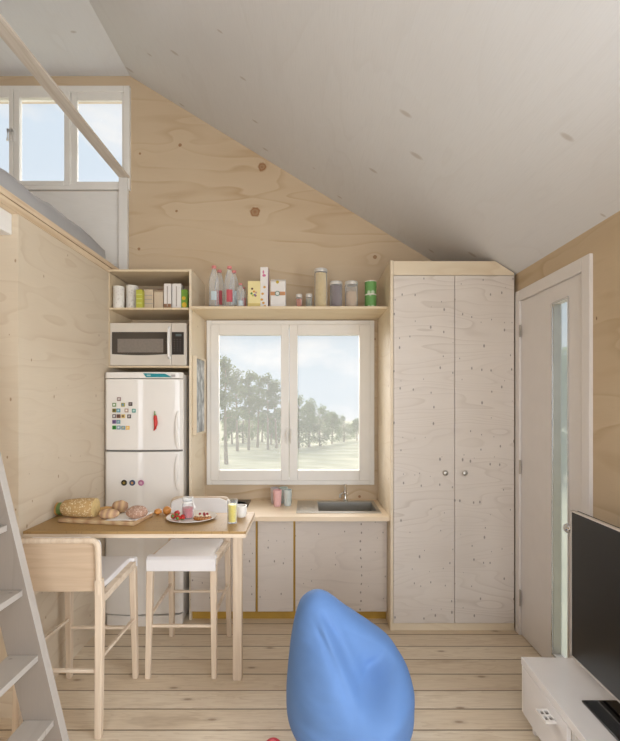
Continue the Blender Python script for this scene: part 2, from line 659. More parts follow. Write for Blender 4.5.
M_darkglass = plain('microwave_glass', srgb(74, 66, 58), 0.2, var=0.05)
M_mesh = plain('microwave_mesh', srgb(128, 118, 108), 0.35, var=0.08, scale=60)
M_beech = solid_wood('pale_beech', srgb(222, 202, 178), srgb(206, 182, 156), 'z')
M_beech_x = solid_wood('pale_beech_rail', srgb(228, 210, 188), srgb(212, 190, 164), 'x')
M_backply = solid_wood('stool_back_veneer', srgb(206, 181, 153), srgb(196, 169, 141), 'x', rough=0.5)
M_upholst = plain('white_upholstery', srgb(236, 232, 230), 0.6, var=0.02, bump=0.1)
M_tabletop = plywood('table_cork_wood', srgb(176, 142, 92), srgb(150, 116, 68), srgb(120, 86, 46), plane='horiz', rings=10, lw=0.3, spot_scale=40, spot_size=0.3, spot_keep=0.6, spot_amt=0.35, seed=14, rough=0.5)
M_ladder_shade = plywood('shade_toned_ladder_wood', srgb(146, 135, 124), srgb(128, 116, 105), srgb(120, 104, 90), plane='vgrain', rings=7, lw=0.5, spot_scale=3.0, spot_size=0.04, spot_keep=0.5, spot_amt=0.6, seed=16)  # stringer sides: their shade is put into this darker colour
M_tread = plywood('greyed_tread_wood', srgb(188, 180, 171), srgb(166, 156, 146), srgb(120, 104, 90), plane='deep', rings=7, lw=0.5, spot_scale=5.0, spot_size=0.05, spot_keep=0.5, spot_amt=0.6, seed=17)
M_loftedge = solid_wood('loft_edge_wood', srgb(224, 202, 172), srgb(204, 176, 142), 'y')
M_rail = solid_wood('loft_rail_wood', srgb(222, 211, 197), srgb(206, 192, 174), 'y')
M_mattress = plain('grey_bedding', srgb(176, 174, 174), 0.9, var=0.05, bump=0.2, bscale=60)
M_bean = plain('blue_fabric', srgb(100, 138, 194), 0.75, var=0.03, bump=0.12, bscale=180)
M_glass_k = glass_mat('kitchen_window_glass', 0.09)
M_glass = glass_mat('clear_window_glass', 0.06)
M_glass_d = glass_mat('door_glass', 0.3)
M_plastic = clear_plastic('clear_bottle_plastic')
M_jarglass = clear_plastic('jar_glass', keep=0.82)

# ------------------------------------------------------------------ the room
XL, XR, YB = -1.467, 1.467, 3.645
SL = 0.6118


def ceil_z(x):
    return 4.30 - SL * (x + 1.475)


def wall_with_holes(axis, pos0, pos1, a0, a1, z0, z1, holes):
    """box wall (thickness pos0..pos1 across, a0..a1 along) with rectangular openings"""
    mb = MB()
    As = sorted({a0, a1, *(h[0] for h in holes), *(h[1] for h in holes)})
    Zs = sorted({z0, z1, *(h[2] for h in holes), *(h[3] for h in holes)})

    def is_hole(i, j):
        if i < 0 or j < 0 or i >= len(As) - 1 or j >= len(Zs) - 1:
            return True
        ca, cz = (As[i] + As[i + 1]) / 2, (Zs[j] + Zs[j + 1]) / 2
        return any(h[0] < ca < h[1] and h[2] < cz < h[3] for h in holes)
    vc = {}

    def V(a, z, p):
        k = (round(a, 5), round(z, 5), p)
        if k not in vc:
            q = pos0 if p == 0 else pos1
            vc[k] = mb.bm.verts.new((a, q, z) if axis == 'y' else (q, a, z))
        return vc[k]
    for i in range(len(As) - 1):
        for j in range(len(Zs) - 1):
            if is_hole(i, j):
                continue
            A, B, C, D = As[i], As[i + 1], Zs[j], Zs[j + 1]
            for p in (0, 1):
                mb.bm.faces.new((V(A, C, p), V(B, C, p), V(B, D, p), V(A, D, p)))
            for (di, dj, e) in ((-1, 0, ((A, C), (A, D))), (1, 0, ((B, C), (B, D))), (0, -1, ((A, C), (B, C))), (0, 1, ((A, D), (B, D)))):
                if is_hole(i + di, j + dj):
                    (u, w), (u2, w2) = e
                    mb.bm.faces.new((V(u, w, 0), V(u2, w2, 0), V(u2, w2, 1), V(u, w, 1)))
    return mb


def clip_ceiling(mb, eps=0.03):
    n = Vector((SL, 0, 1)).normalized()
    geom = mb.bm.verts[:] + mb.bm.edges[:] + mb.bm.faces[:]
    r = bmesh.ops.bisect_plane(mb.bm, geom=geom, plane_co=(-1.475, 0, 4.30 + eps), plane_no=n, clear_outer=True)
    ed = [g for g in r['geom_cut'] if isinstance(g, bmesh.types.BMEdge)]
    bmesh.ops.holes_fill(mb.bm, edges=ed)
    return mb


XO = -3.3          # outer left wall
YR = -1.9          # rear wall
struct(box(XO - 0.15, XR + 0.15, YR - 0.15, YB + 0.15, -0.12, 0.0).obj('floor', M_floor, smooth=False))

# window and door openings
KW = (-0.80, 0.51, 0.95, 2.24)                   # kitchen window
LW0, LW1 = X(-41, YB), X(131, YB)
LW = (LW0 + 0.03, LW1 - 0.03, Z(191, YB) + 0.03, Z(88, YB) - 0.03)
mb = wall_with_holes('y', YB, YB + 0.15, XO - 0.15, XR + 0.15, 0.0, 4.36, [KW, LW])
struct(clip_ceiling(mb).obj('wall_back', M_backwall, smooth=False))
# white-washed lining of the loft's end wall under its window
struct(wall_with_holes('y', YB - 0.012, YB, XO, X(128.5, YB), 2.634, Z(192, YB), []).obj('trim_1', M_whiteply, smooth=False))

DOOR = (2.285, 3.075, 0.0, 2.345)
RW = (-1.3, 1.15, 0.5, 2.35)
struct(wall_with_holes('x', XR, XR + 0.15, YR - 0.15, YB + 0.15, 0.0, 2.53, [DOOR, RW]).obj('wall_right', M_rightwall, smooth=False))
struct(box(XO - 0.15, XO, YR - 0.15, YB + 0.15, 0, 4.36).obj('wall_left', M_leftwall, smooth=False))
BW = (-1.0, 1.2, 0.45, 2.3)  # rear opening, added to let the fill lamp in
struct(clip_ceiling(wall_with_holes('y', YR - 0.15, YR, XO - 0.15, XR + 0.15, 0, 4.36, [BW])).obj('wall_rear', M_backwall, smooth=False))
# the closed-off room under the loft
mb = box(XL - 0.06, XL, 2.23, YB, 0, 2.552)
mb.box(XO, XL - 0.06, 2.23, 2.29, 0, 2.552)
struct(mb.obj('wall_under_loft', M_leftwall, smooth=False))
# ceiling: flat over the loft, sloping down to the right wall
y0, y1 = YR - 0.15, YB + 0.15
mb = MB().prism([(XO - 0.15, 4.30), (-1.475, 4.30), (XR + 0.15, ceil_z(XR + 0.15)), (XR + 0.15, ceil_z(XR + 0.15) + 0.2), (-1.43, 4.5), (XO - 0.15, 4.5)], 'y', y0, y1)
struct(mb.obj('ceiling', M_ceil, smooth=False))

# loft floor: top board, shadow groove, fascia
mb = box(XO, XL, 2.0, YB, 2.602, 2.634)
mb.box(XO, XL - 0.014, 2.0, YB, 2.594, 2.602)
mb.box(XO, XL, 2.0, YB, 2.562, 2.594)
mb.box(XO, XL + 0.006, 2.0, YB, 2.552, 2.562)
mb.box(XO, -1.80, 0.2, 2.0, 2.552, 2.634)
struct(mb.obj('loft_floor', M_loftedge, smooth=False))
struct(box(-2.6, X(8, 2.2), 2.13, 2.229, Z(233, 2.2), 2.551).obj('trim_2', M_whiteply, bevel=0.003))


# ------------------------------------------------------------------ windows
def frame_bars(mb, x0, x1, z0, z1, w, ya, yb):
    mb.box(x0, x0 + w, ya, yb, z0, z1)
    mb.box(x1 - w, x1, ya, yb, z0, z1)
    mb.box(x0 + w, x1 - w, ya, yb, z0, z0 + w)
    mb.box(x0 + w, x1 - w, ya, yb, z1 - w, z1)
    return mb


# kitchen window
wx0, wx1, wz0, wz1 = X(207.2, YB), X(374, YB), Z(484.4, YB), Z(320.8, YB)
t = Thing('window_1', (0, YB, wz0), None, None, kind='structure')
t.part('window_frame', frame_bars(MB(), wx0, wx1, wz0, wz1, 0.042, YB - 0.025, YB + 0.10), M_winframe, bevel=0.004)
xm = X(289.3, YB)
for (sx0, sx1, pl, pr) in ((wx0 + 0.036, xm - 0.002, 219.6, 281.2), (xm + 0.002, wx1 - 0.036, 297.6, 359)):
    pz0, pz1 = Z(469.6, YB), Z(335.6, YB)
    px0, px1 = X(pl, YB), X(pr, YB)
    mb = MB()
    a, b = YB - 0.035, YB + 0.012
    mb.box(sx0, px0, a, b, wz0 + 0.036, wz1 - 0.036)
    mb.box(px1, sx1, a, b, wz0 + 0.036, wz1 - 0.036)
    mb.box(px0, px1, a, b, wz0 + 0.036, pz0)
    mb.box(px0, px1, a, b, pz1, wz1 - 0.036)
    s = t.part('sash', mb, M_winframe, bevel=0.004)
    t.part('pane', box(px0 - 0.005, px1 + 0.005, YB - 0.015, YB - 0.010, pz0 - 0.005, pz1 + 0.005), M_glass_k, parent=s)
mb = MB()
hx, hz = X(289.3, YB), Z(431, YB)
for dx in (-0.024, 0.012):
    mb.box(hx + dx, hx + dx + 0.014, YB - 0.043, YB - 0.034, hz - 0.04, hz + 0.04)
    mb.tube([(hx + dx + 0.007, YB - 0.040, hz + 0.01), (hx + dx + 0.007, YB - 0.066, hz + 0.01), (hx + dx + 0.007, YB - 0.068, hz - 0.10)], 0.007, 8)
t.part('handle', mb, M_white, bevel=0.002)

# loft window: three sashes
lz0, lz1 = Z(191, YB), Z(88, YB)
t = Thing('window_2', (-2.1, YB, lz0), None, None, kind='structure')
t.part('window_frame', frame_bars(MB(), LW0, LW1, lz0, lz1, 0.05, YB - 0.03, YB + 0.10), M_winframe, bevel=0.004)
for k, (pl, pr, sl, sr, pt) in enumerate(((78.4, 123, 72.5, 127.5, 102), (22, 66.3, 16.5, 72, 100.5), (-33, 11.7, -37.5, 16, 100.5))):
    mb = MB()
    a, b = YB - (0.022 if k == 0 else 0.035), YB + 0.004
    px0, px1, sx0, sx1 = (X(q, YB) for q in (pl, pr, sl, sr))
    pz0, pz1 = Z(182.8, YB), Z(pt, YB)
    mb.box(sx0, px0, a, b, lz0 + 0.03, lz1 - 0.03)
    mb.box(px1, sx1, a, b, lz0 + 0.03, lz1 - 0.03)
    mb.box(px0, px1, a, b, lz0 + 0.03, pz0)
    mb.box(px0, px1, a, b, pz1, lz1 - 0.03)
    s = t.part('sash', mb, M_winframe, bevel=0.004)
    t.part('pane', box(px0 - 0.005, px1 + 0.005, YB - 0.012, YB - 0.008, pz0 - 0.005, pz1 + 0.005), M_glass, parent=s)
mb = MB()
hz = Z(138, YB)
for px in (13.3, 17.0):
    hx = X(px, YB)
    mb.box(hx - 0.009, hx + 0.009, YB - 0.045, YB - 0.034, hz - 0.045, hz + 0.05)
    mb.tube([(hx, YB - 0.04, hz + 0.03), (hx, YB - 0.07, hz + 0.03), (hx, YB - 0.072, hz - 0.065)], 0.008, 8)
t.part('handle', mb, M_white)

# side window for the room's daylight; unseen rear window added for the fill lamp
t = Thing('window_3', (XR, 0, 0.5), None, None, kind='structure')
mb = MB()
for (a, b, c, d) in ((-1.3, -1.24, 0.5, 2.35), (1.09, 1.15, 0.5, 2.35), (-0.1, -0.04, 0.5, 2.35), (-1.3, 1.15, 0.5, 0.56), (-1.3, 1.15, 2.29, 2.35)):
    mb.box(XR + 0.04, XR + 0.10, a, b, c, d)
f3 = t.part('window_frame', mb, M_winframe)
t.part('pane', box(XR + 0.065, XR + 0.07, -1.3, 1.15, 0.5, 2.35), M_glass, parent=f3)
t = Thing('rear_fill_window', (0.1, YR, 0.45), None, None, kind='structure')
f4 = t.part('window_frame', frame_bars(MB(), -1.0, 1.2, 0.45, 2.3, 0.06, YR - 0.10, YR - 0.04), M_winframe)
t.part('pane', box(-1.0, 1.2, YR - 0.07, YR - 0.065, 0.45, 2.3), M_glass, parent=f4)

# ------------------------------------------------------------------ entrance door
t = Thing('door_1', (XR, 2.68, 0), None, None, kind='structure')
dt = 2.367
mb = box(XR - 0.018, XR + 0.06, 3.02, 3.075 + 0.005, 0, dt)
mb.box(XR - 0.018, XR + 0.06, 2.265, 2.335, 0, dt)
mb.box(XR - 0.018, XR + 0.06, 2.335, 3.02, dt - 0.075, dt)
t.part('door_frame', mb, M_doorwhite, bevel=0.004)
gy0, gy1, gz0, gz1 = 2.473, 2.629, 0.095, 2.185
leaf = wall_with_holes('x', XR - 0.004, XR + 0.048, 2.337, 3.018, 0.006, dt - 0.077, [(gy0, gy1, gz0, gz1)])
lf = t.part('door_leaf', leaf, M_doorwhite, bevel=0.003)
mb = MB()
for (a, b) in ((gy0 - 0.008, gy0), (gy1, gy1 + 0.010)):
    mb.box(XR - 0.009, XR - 0.004, a, b, gz0 - 0.008, gz1 + 0.008)
mb.box(XR - 0.009, XR - 0.004, gy0, gy1, gz1, gz1 + 0.008)
mb.box(XR - 0.009, XR - 0.004, gy0, gy1, gz0 - 0.008, gz0)
t.part('glazing_trim', mb, M_chrome, parent=lf)
t.part('reveal', frame_bars_y(gy0, gy1, gz0, gz1) if False else box(XR - 0.003, XR + 0.047, gy1 - 0.004, gy1 - 0.0005, gz0, gz1), M_steel, parent=lf)
t.part('pane', box(XR + 0.040, XR + 0.046, gy0, gy1, gz0, gz1), M_glass_d, parent=lf)
kz = 0.916
mb = MB().lathe([(0.026, 0), (0.026, 0.006), (0.012, 0.008), (0.012, 0.035)], (XR - 0.004, 2.385, kz), 20, 'x')
for v in mb.bm.verts:
    v.co.x = 2 * (XR - 0.004) - v.co.x
mb.ball((XR - 0.058, 2.385, kz), (0.022, 0.026, 0.026))
t.part('knob', mb, M_chrome, parent=lf)
for (a, b) in ((325, 337), (460, 474), (590, 606)):
    z1_, z0_ = Z(a, 3.01), Z(b, 3.01)
    t.part('hinge', MB().lathe([(0.007, z0_), (0.007, z1_)], (XR - 0.016, 3.012, 0), 10), M_steel)

# ------------------------------------------------------------------ wardrobe
WF = 3.081
wl_, wr_ = 0.577, 1.445
t = Thing('wardrobe', (1.0, 3.36, 0), 'tall whitewashed plywood wardrobe with two doors to the right of the sink', 'wardrobe')
t.part('side_panel', box(wl_, 0.598, WF, YB - 0.001, 0, 2.592), M_pine, bevel=0.002)
topz = 2.587
xc = (4.30 - topz) / SL - 1.475 - 0.012
body = MB().prism([(0.599, 0.07), (wr_, 0.07), (wr_, ceil_z(wr_) - 0.012), (xc, topz), (0.599, topz)], 'y', WF + 0.02, YB - 0.001)
t.part('body', body, M_gold)
zt = Z(275, WF)
t.part('top_panel', MB().prism([(0.599, zt), (wr_, zt), (wr_, ceil_z(wr_) - 0.012), (xc, topz), (0.599, topz)], 'y', WF + 0.002, WF + 0.0195), M_pine)
t.part('plinth', box(0.599, wr_, WF + 0.004, WF + 0.0195, 0, 0.048), M_pine)
dm = X(454.7, WF)
for (a, b, kx) in ((0.600, dm - 0.0015, X(444.8, WF)), (dm + 0.0015, wr_, X(464, WF))):
    d = t.part('door', box(a, b, WF + 0.001, WF + 0.0195, 0.051, zt - 0.003), M_door_ply, bevel=0.0015)
    kz = Z(472.7, WF)
    t.part('knob', MB().lathe([(0.008, 0.0), (0.008, -0.012), (0.017, -0.016), (0.018, -0.024), (0.013, -0.028), (0, -0.029)], (kx, WF + 0.001, kz), 18, 'y'), M_steel, parent=d)

# ------------------------------------------------------------------ appliance tower
TF = 3.23
tx0, tx1 = -0.873, -0.855
ty = YB - 0.001
t = Thing('appliance_tower', (-1.16, 3.43, 0), 'open plywood tower unit around the fridge and microwave', 'shelving unit')
t.part('side_panel', box(tx0, tx1, TF, ty, 0, 2.574), M_pine, bevel=0.0015)
t.part('side_panel', box(XL + 0.001, XL + 0.006, TF + 0.005, ty, 1.867, 2.558), M_shelf, bevel=0.001)
sh1, sh2 = Z(307.6, TF), Z(365.8, TF)
t.part('top_panel', box(XL + 0.001, tx0, TF, ty, 2.558, 2.574), M_shelf, bevel=0.001)
t.part('shelf', box(XL + 0.0065, tx0, TF, ty, sh1 - 0.014, sh1), M_shelf, bevel=0.001)
t.part('shelf', box(XL + 0.001, tx0, TF, ty, sh2 - 0.013, sh2), M_shelf, bevel=0.001)

# wall shelf over the window
WS = 2.297
tag(box(tx1 + 0.0005, wl_ - 0.0005, 3.20, YB - 0.001, WS - 0.019, WS).obj('wall_shelf', M_shelf, base=(-0.14, 3.42, WS - 0.019), bevel=0.0015),
    'long plywood wall shelf above the kitchen window', 'shelf')

# ------------------------------------------------------------------ base cabinets, worktop, sink
CZ = 0.791
bx0, bx1 = tx1 + 0.001, wl_ - 0.001
DF = 3.195
t = Thing('kitchen_base_cabinet', (-0.14, 3.4, 0), 'greyed plywood base cabinets with golden gaps under the worktop', 'cabinet')
mb = box(bx0, bx1, DF + 0.019, DF + 0.037, 0.073, CZ - 0.033)
mb.box(bx0, bx0 + 0.018, DF + 0.037, YB - 0.002, 0.073, CZ - 0.033)
mb.box(bx1 - 0.018, bx1, DF + 0.037, YB - 0.002, 0.073, CZ - 0.033)
mb.box(bx0 + 0.018, bx1 - 0.018, DF + 0.037, YB - 0.002, 0.073, 0.091)
t.part('body', mb, M_gold)
t.part('kickboard', box(bx0, bx1, 3.25, 3.268, 0, 0.072), M_gold)
for (a, b) in ((bx0 + 0.002, X(255.4, DF)), (X(257.8, DF), X(293.2, DF)), (X(295.4, DF), bx1 - 0.002)):
    t.part('door', box(a, b, DF, DF + 0.0185, 0.078, CZ - 0.038), M_base_ply if b < 0.3 else M_base_nail, bevel=0.0012)

hx0, hx1, hy0, hy1 = 0.070, 0.515, 3.243, 3.553
mb = wall_with_holes('y', 0, 0.032, bx0, bx1, 3.10, YB - 0.001, [(hx0, hx1, hy0, hy1)])
for v in mb.bm.verts:
    v.co = Vector((v.co.x, v.co.z, CZ - 0.032 + v.co.y))
tag(mb.obj('worktop', M_counter, base=(-0.14, 3.4, CZ - 0.032), bevel=0.002), 'pale wooden kitchen worktop under the window', 'worktop')

t = Thing('kitchen_sink', (0.22, 3.4, CZ), 'stainless steel inset sink with drainboard in the worktop', 'sink')
sx0, sx1, sy0, sy1 = -0.085, 0.535, 3.195, 3.597
mb = wall_with_holes('y', 0, 0.004, sx0, sx1, sy0, sy1, [(hx0 + 0.004, hx1 - 0.004, hy0 + 0.004, hy1 - 0.004)])
for v in mb.bm.verts:
    v.co = Vector((v.co.x, v.co.z, CZ + 0.0005 + v.co.y))
t.part('rim', mb, M_steel, bevel=0.001)
mb = MB()
bz = CZ - 0.17
a0, a1, c0, c1 = hx0 + 0.004, hx1 - 0.004, hy0 + 0.004, hy1 - 0.004
w = 0.003
mb.box(a0, a1, c0, c1, bz, bz + w)
mb.box(a0, a0 + w, c0, c1, bz, CZ + 0.001)
mb.box(a1 - w, a1, c0, c1, bz, CZ + 0.001)
mb.box(a0, a1, c0, c0 + w, bz, CZ + 0.001)
mb.box(a0, a1, c1 - w, c1, bz, CZ + 0.001)
bw = t.part('bowl', mb, M_steel)
t.part('drain', MB().lathe([(0.035, bz + w), (0.035, bz + w + 0.002), (0.02, bz + w + 0.001), (0, bz + w + 0.001)], (0.29, 3.4, 0), 20), M_chrome, parent=bw)
mb = MB()
for k in range(8):
    xx = -0.068 + k * 0.0165
    mb.box(xx, xx + 0.006, 3.235, 3.555, CZ + 0.0045, CZ + 0.0065)
t.part('drainboard', mb, M_steel, bevel=0.001)

fx, fy = X(345.2, 3.58), 3.578
t = Thing('kitchen_tap', (fx, fy, CZ + 0.0047), 'slim chrome tap standing behind the sink bowl', 'tap')
fz = CZ + 0.0047
t.part('base', MB().lathe([(0.022, fz), (0.022, fz + 0.008), (0.014, fz + 0.016), (0.011, fz + 0.03), (0.011, fz + 0.055)], (fx, fy, 0), 18), M_chrome)
t.part('pipe', MB().tube([(fx, fy, fz + 0.05), (fx, fy, fz + 0.135)], [0.011, 0.009], 14), M_chrome)
t.part('spout', MB().tube([(fx, fy, fz + 0.062), (fx - 0.025, fy - 0.05, fz + 0.072), (fx - 0.05, fy - 0.12, fz + 0.072), (fx - 0.05, fy - 0.13, fz + 0.055)], [0.009, 0.009, 0.009, 0.010], 12), M_chrome)
t.part('handle', MB().tube([(fx, fy, fz + 0.06), (fx + 0.03, fy - 0.01, fz + 0.064)], [0.007, 0.006], 10), M_chrome)

t = Thing('ceramic_hob', (-0.62, 3.5, CZ), 'black glass cooking hob on the worktop behind the table', 'hob')
t.part('glass_top', box(-0.79, -0.465, 3.36, 3.62, CZ + 0.0003, CZ + 0.007), M_blackgl, bevel=0.002)
for (cx_, cy_, r_) in ((-0.70, 3.49, 0.075), (-0.55, 3.49, 0.06)):
    t.part('burner_ring', MB().lathe([(r_, CZ + 0.0071), (r_, CZ + 0.0076), (r_ - 0.006, CZ + 0.0076), (r_ - 0.006, CZ + 0.0071)], (cx_, cy_, 0), 32), plain('hob_ring', srgb(90, 88, 86), 0.4))

# four tumblers beside the sink
cup_cols = [('tumbler_mauve', srgb(196, 186, 186)), ('tumbler_pink', srgb(226, 180, 178)), ('tumbler_sage', srgb(186, 200, 194)), ('tumbler_grey_green', srgb(196, 204, 200))]
for (px, yy, (nm, c), lab) in ((274.6, 3.52, cup_cols[0], 'mauve grey tumbler standing behind the pink tumbler'),
                               (277.4, 3.42, cup_cols[1], 'pink tumbler, the front one beside the sink'),
                               (283.6, 3.53, cup_cols[2], 'sage green tumbler just right of the pink tumbler, set back'),
                               (287.6, 3.44, cup_cols[3], 'pale grey-green tumbler nearest the sink drainboard')):
    mb = MB().lathe([(0, CZ + 0.0005), (0.026, CZ + 0.0005), (0.030, CZ + 0.01), (0.034, CZ + 0.125), (0.031, CZ + 0.125), (0.027, CZ + 0.012), (0, CZ + 0.012)], (X(px, yy), yy, 0), 24)
    tag(mb.obj('tumbler', plain(nm, c, 0.3), base=(X(px, yy), yy, CZ)), lab, 'cup', 'tumblers beside the sink')

# ------------------------------------------------------------------ framed picture on the tower side
t = Thing('framed_picture', (tx1 + 0.001, 3.42, 1.35), 'black and white picture in pale wooden frame on the tower side', 'picture')
fy0, fy1, fz0, fz1 = 3.268, 3.572, 1.352, 1.945
mb = MB()
fw, xa, xb = 0.016, tx1 + 0.001, tx1 + 0.026
mb.box(xa, xb, fy0, fy0 + fw, fz0, fz1)
mb.box(xa, xb, fy1 - fw, fy1, fz0, fz1)
mb.box(xa, xb, fy0 + fw, fy1 - fw, fz0, fz0 + fw)
mb.box(xa, xb, fy0 + fw, fy1 - fw, fz1 - fw, fz1)
t.part('frame', mb, M_pine, bevel=0.002)
pt = NT('monochrome_print')
o_, x_, y_, z_ = pt.coords()
vo = pt.add('ShaderNodeTexVoronoi', distance='CHEBYCHEV')
vo.inputs['Scale'].default_value = 8
pt.link(pt.comb(0.0, pt.math('MULTIPLY', y_, 1.9), pt.math('MULTIPLY', z_, 1.0)), vo.inputs['Vector'])
n1 = pt.noise(o_, 26, 3)
v_ = pt.math('ADD', pt.math('MULTIPLY', vo.outputs['Distance'], 0.75), pt.math('MULTIPLY', n1, 0.6))
pt.link(pt.ramp(v_, [(0.35, srgb(228, 230, 230)), (0.58, srgb(170, 174, 176)), (0.85, srgb(84, 88, 92))]), pt.b.inputs['Base Color'])
pt.b.inputs['Roughness'].default_value = 0.3
t.part('print', box(xa, xa + 0.016, fy0 + fw, fy1 - fw, fz0 + fw, fz1 - fw), pt.mat)

# ------------------------------------------------------------------ fridge
FX0, FX1, FYF = -1.461, -0.900, 3.168
FZT, FZS = Z(372.3, 3.16), Z(450.6, 3.16)
t = Thing('fridge_freezer', (-1.18, 3.4, 0), 'tall white two-door fridge with magnets under the microwave', 'fridge')


def fridge_front(x0, x1, yb, bulge, z0, z1, rib=True):
    pts = []
    n = 28
    xr = X(140.6, 3.14)
    for i in range(n + 1):
        u = i / n
        x = x0 + (x1 - x0) * u
        d = 1 - (2 * u - 1) ** 2
        y = yb - 0.045 * min(1, d * 6) ** 0.5 * 0.5 - bulge * d
        if rib:
            s = min(1, max(0, (x - (xr - 0.010)) / 0.020))
            y += 0.010 * (s * s * (3 - 2 * s))
        pts.append((x, y))
    pts += [(x1, yb + 0.03), (x0, yb + 0.03)]
    return MB().prism(pts, 'z', z0, z1)


t.part('body', box(FX0 + 0.004, FX1 - 0.004, FYF + 0.031, 3.63, 0.02, FZT - 0.012), M_fridge, bevel=0.004)
t.part('top_cap', fridge_front(FX0, FX1, FYF, 0.022, Z(378.8, 3.16) + 0.002, FZT, rib=False), M_fridge, bevel=0.006, seg=3)
du = t.part('door', fridge_front(FX0, FX1, FYF, 0.022, FZS + 0.006, Z(378.8, 3.16) - 0.002), M_fridge, bevel=0.006, seg=3, label='upper door with logo cap and small magnets')
dl = t.part('door', fridge_front(FX0, FX1, FYF, 0.022, 0.085, FZS - 0.006), M_fridge, bevel=0.006, seg=3, label='lower door with three round magnets')
t.part('gasket', box(FX0 + 0.01, FX1 - 0.01, FYF + 0.004, FYF + 0.031, 0.085, FZT - 0.02), M_gasket)
t.part('foot_panel', fridge_front(FX0 + 0.004, FX1 - 0.004, FYF + 0.004, 0.022, 0.001, 0.076, rib=False), M_fridge, bevel=0.004)


def front_y(x):
    u = (x - FX0) / (FX1 - FX0)
    d = 1 - (2 * u - 1) ** 2
    y = FYF - 0.0225 * min(1, d * 6) ** 0.5 - 0.022 * d
    s = min(1, max(0, (x - (X(140.6, 3.14) - 0.010)) / 0.020))
    return y + 0.010 * (s * s * (3 - 2 * s))


for (par, za, zb, flip) in ((du, Z(449, 3.16), Z(411, 3.16), False), (dl, Z(490, 3.16), Z(454, 3.16), True)):
    hx = X(178, 3.16)
    pts = []
    for i in range(9):
        u = i / 8
        bow = math.sin(u * math.pi) ** 0.6
        pts.append((hx - 0.006 * bow, front_y(hx) + 0.004 - 0.016 * bow, za + (zb - za) * u))
    t.part('handle', MB().tube(pts, [0.007] + [0.012] * 7 + [0.007], 10), M_fridge, parent=par)
# turquoise brand flash on the cap (letters too small to read in the photo)
yc = front_y(X(158, 3.14)) - 0.014
zz = [Z(373.4, 3.14), Z(377.3, 3.14)]
lg = MB().prism([(X(144, 3.14), zz[0]), (X(166, 3.14), zz[0] - 0.004), (X(172, 3.14), zz[1]), (X(147, 3.14), zz[1])], 'y', yc - 0.0015, yc + 0.02)
cap = [o for o in t.e.children if o.name.startswith('top_cap')][0]
t.part('logo_panel', lg, plain('logo_turquoise', srgb(40, 142, 152), 0.35), parent=cap)
t.part('logo_lettering', box(X(147.6, 3.14), X(151.6, 3.14), yc - 0.002, yc, zz[1] + 0.008, zz[1] + 0.018), plain('logo_pale', srgb(170, 205, 205), 0.4), parent=cap)
t.part('logo_strip', box(X(172.2, 3.14), X(175.6, 3.14), yc - 0.0005, yc + 0.02, zz[1] + 0.002, zz[1] + 0.018), plain('logo_grey', srgb(190, 184, 180), 0.4), parent=cap)

# magnets
mg = [
    (103, 207, (150, 120, 116), (206, 196, 188), 'small grey-pink square magnet alone at the top of the fridge magnets'),
    (77, 237, (112, 146, 84), (226, 230, 214), 'green-edged white square magnet, left in the second magnet row'),
    (125, 237, (164, 156, 60), (104, 140, 170), 'olive yellow square magnet, middle of the second magnet row'),
    (165, 233, (74, 62, 56), (140, 124, 120), 'dark brown square magnet, right end of the second magnet row'),
    (77, 267, (142, 128, 48), (80, 84, 60), 'olive square magnet, left end of the third magnet row'),
    (100, 267, (92, 146, 164), (176, 206, 210), 'blue square magnet beside the olive one in the third row'),
    (144, 267, (168, 140, 122), (228, 216, 204), 'white and brown square magnet in the middle of the third row'),
    (183, 268, (70, 148, 134), (190, 214, 204), 'teal green square magnet, rightmost of all the square magnets'),
    (77, 297, (112, 98, 96), (206, 200, 196), 'grey-brown square magnet, left end of the fourth magnet row'),
    (101, 297, (126, 84, 60), (92, 70, 66), 'rust brown square magnet, second in the fourth magnet row'),
    (126, 297, (212, 184, 112), (122, 96, 66), 'tan yellow square magnet, third in the fourth magnet row'),
    (158, 298, (84, 76, 74), (180, 172, 168), 'charcoal square magnet, right end of the fourth magnet row'),
    (77, 327, (126, 92, 142), (88, 80, 110), 'purple square magnet, left in the row of two'),
    (100, 327, (104, 150, 152), (160, 176, 186), 'grey-teal square magnet, right in the row of two'),
    (77, 357, (54, 150, 54), (40, 96, 44), 'bright green square magnet, left end of the lowest row'),
    (101, 357, (120, 148, 156), (200, 212, 212), 'grey-blue square magnet, second in the lowest row'),
    (126, 358, (120, 160, 176), (190, 176, 140), 'sky blue square magnet, third in the lowest row'),
    (150, 358, (226, 176, 84), (240, 212, 150), 'orange yellow square magnet, right end of the lowest row'),
]
for (cx_, cy_, c1_, c2_, lab) in mg:
    px, py = 100 + cx_ / 5.29, 360 + cy_ / 5.29
    Ym = 3.135
    x_, z_ = X(px, Ym), Z(py, Ym)
    yf = min(front_y(x_ - 0.0135), front_y(x_), front_y(x_ + 0.0135)) - 0.0005
    s = 0.0135
    o = box(x_ - s, x_ + s, yf - 0.005, yf, z_ - s, z_ + s).obj('fridge_magnet', plain('magnet_edge', srgb(*c1_), 0.4, var=0.15, scale=60), base=(x_, yf, z_), bevel=0.0015)
    tag(o, lab, 'magnet', 'magnets on the upper fridge door')
    box(x_ - s * 0.55, x_ + s * 0.55, yf - 0.0058, yf - 0.004, z_ - s * 0.5, z_ + s * 0.6).obj('motif', plain('magnet_motif', srgb(*c2_), 0.4, var=0.25, scale=120), o, base=(x_, yf, z_))
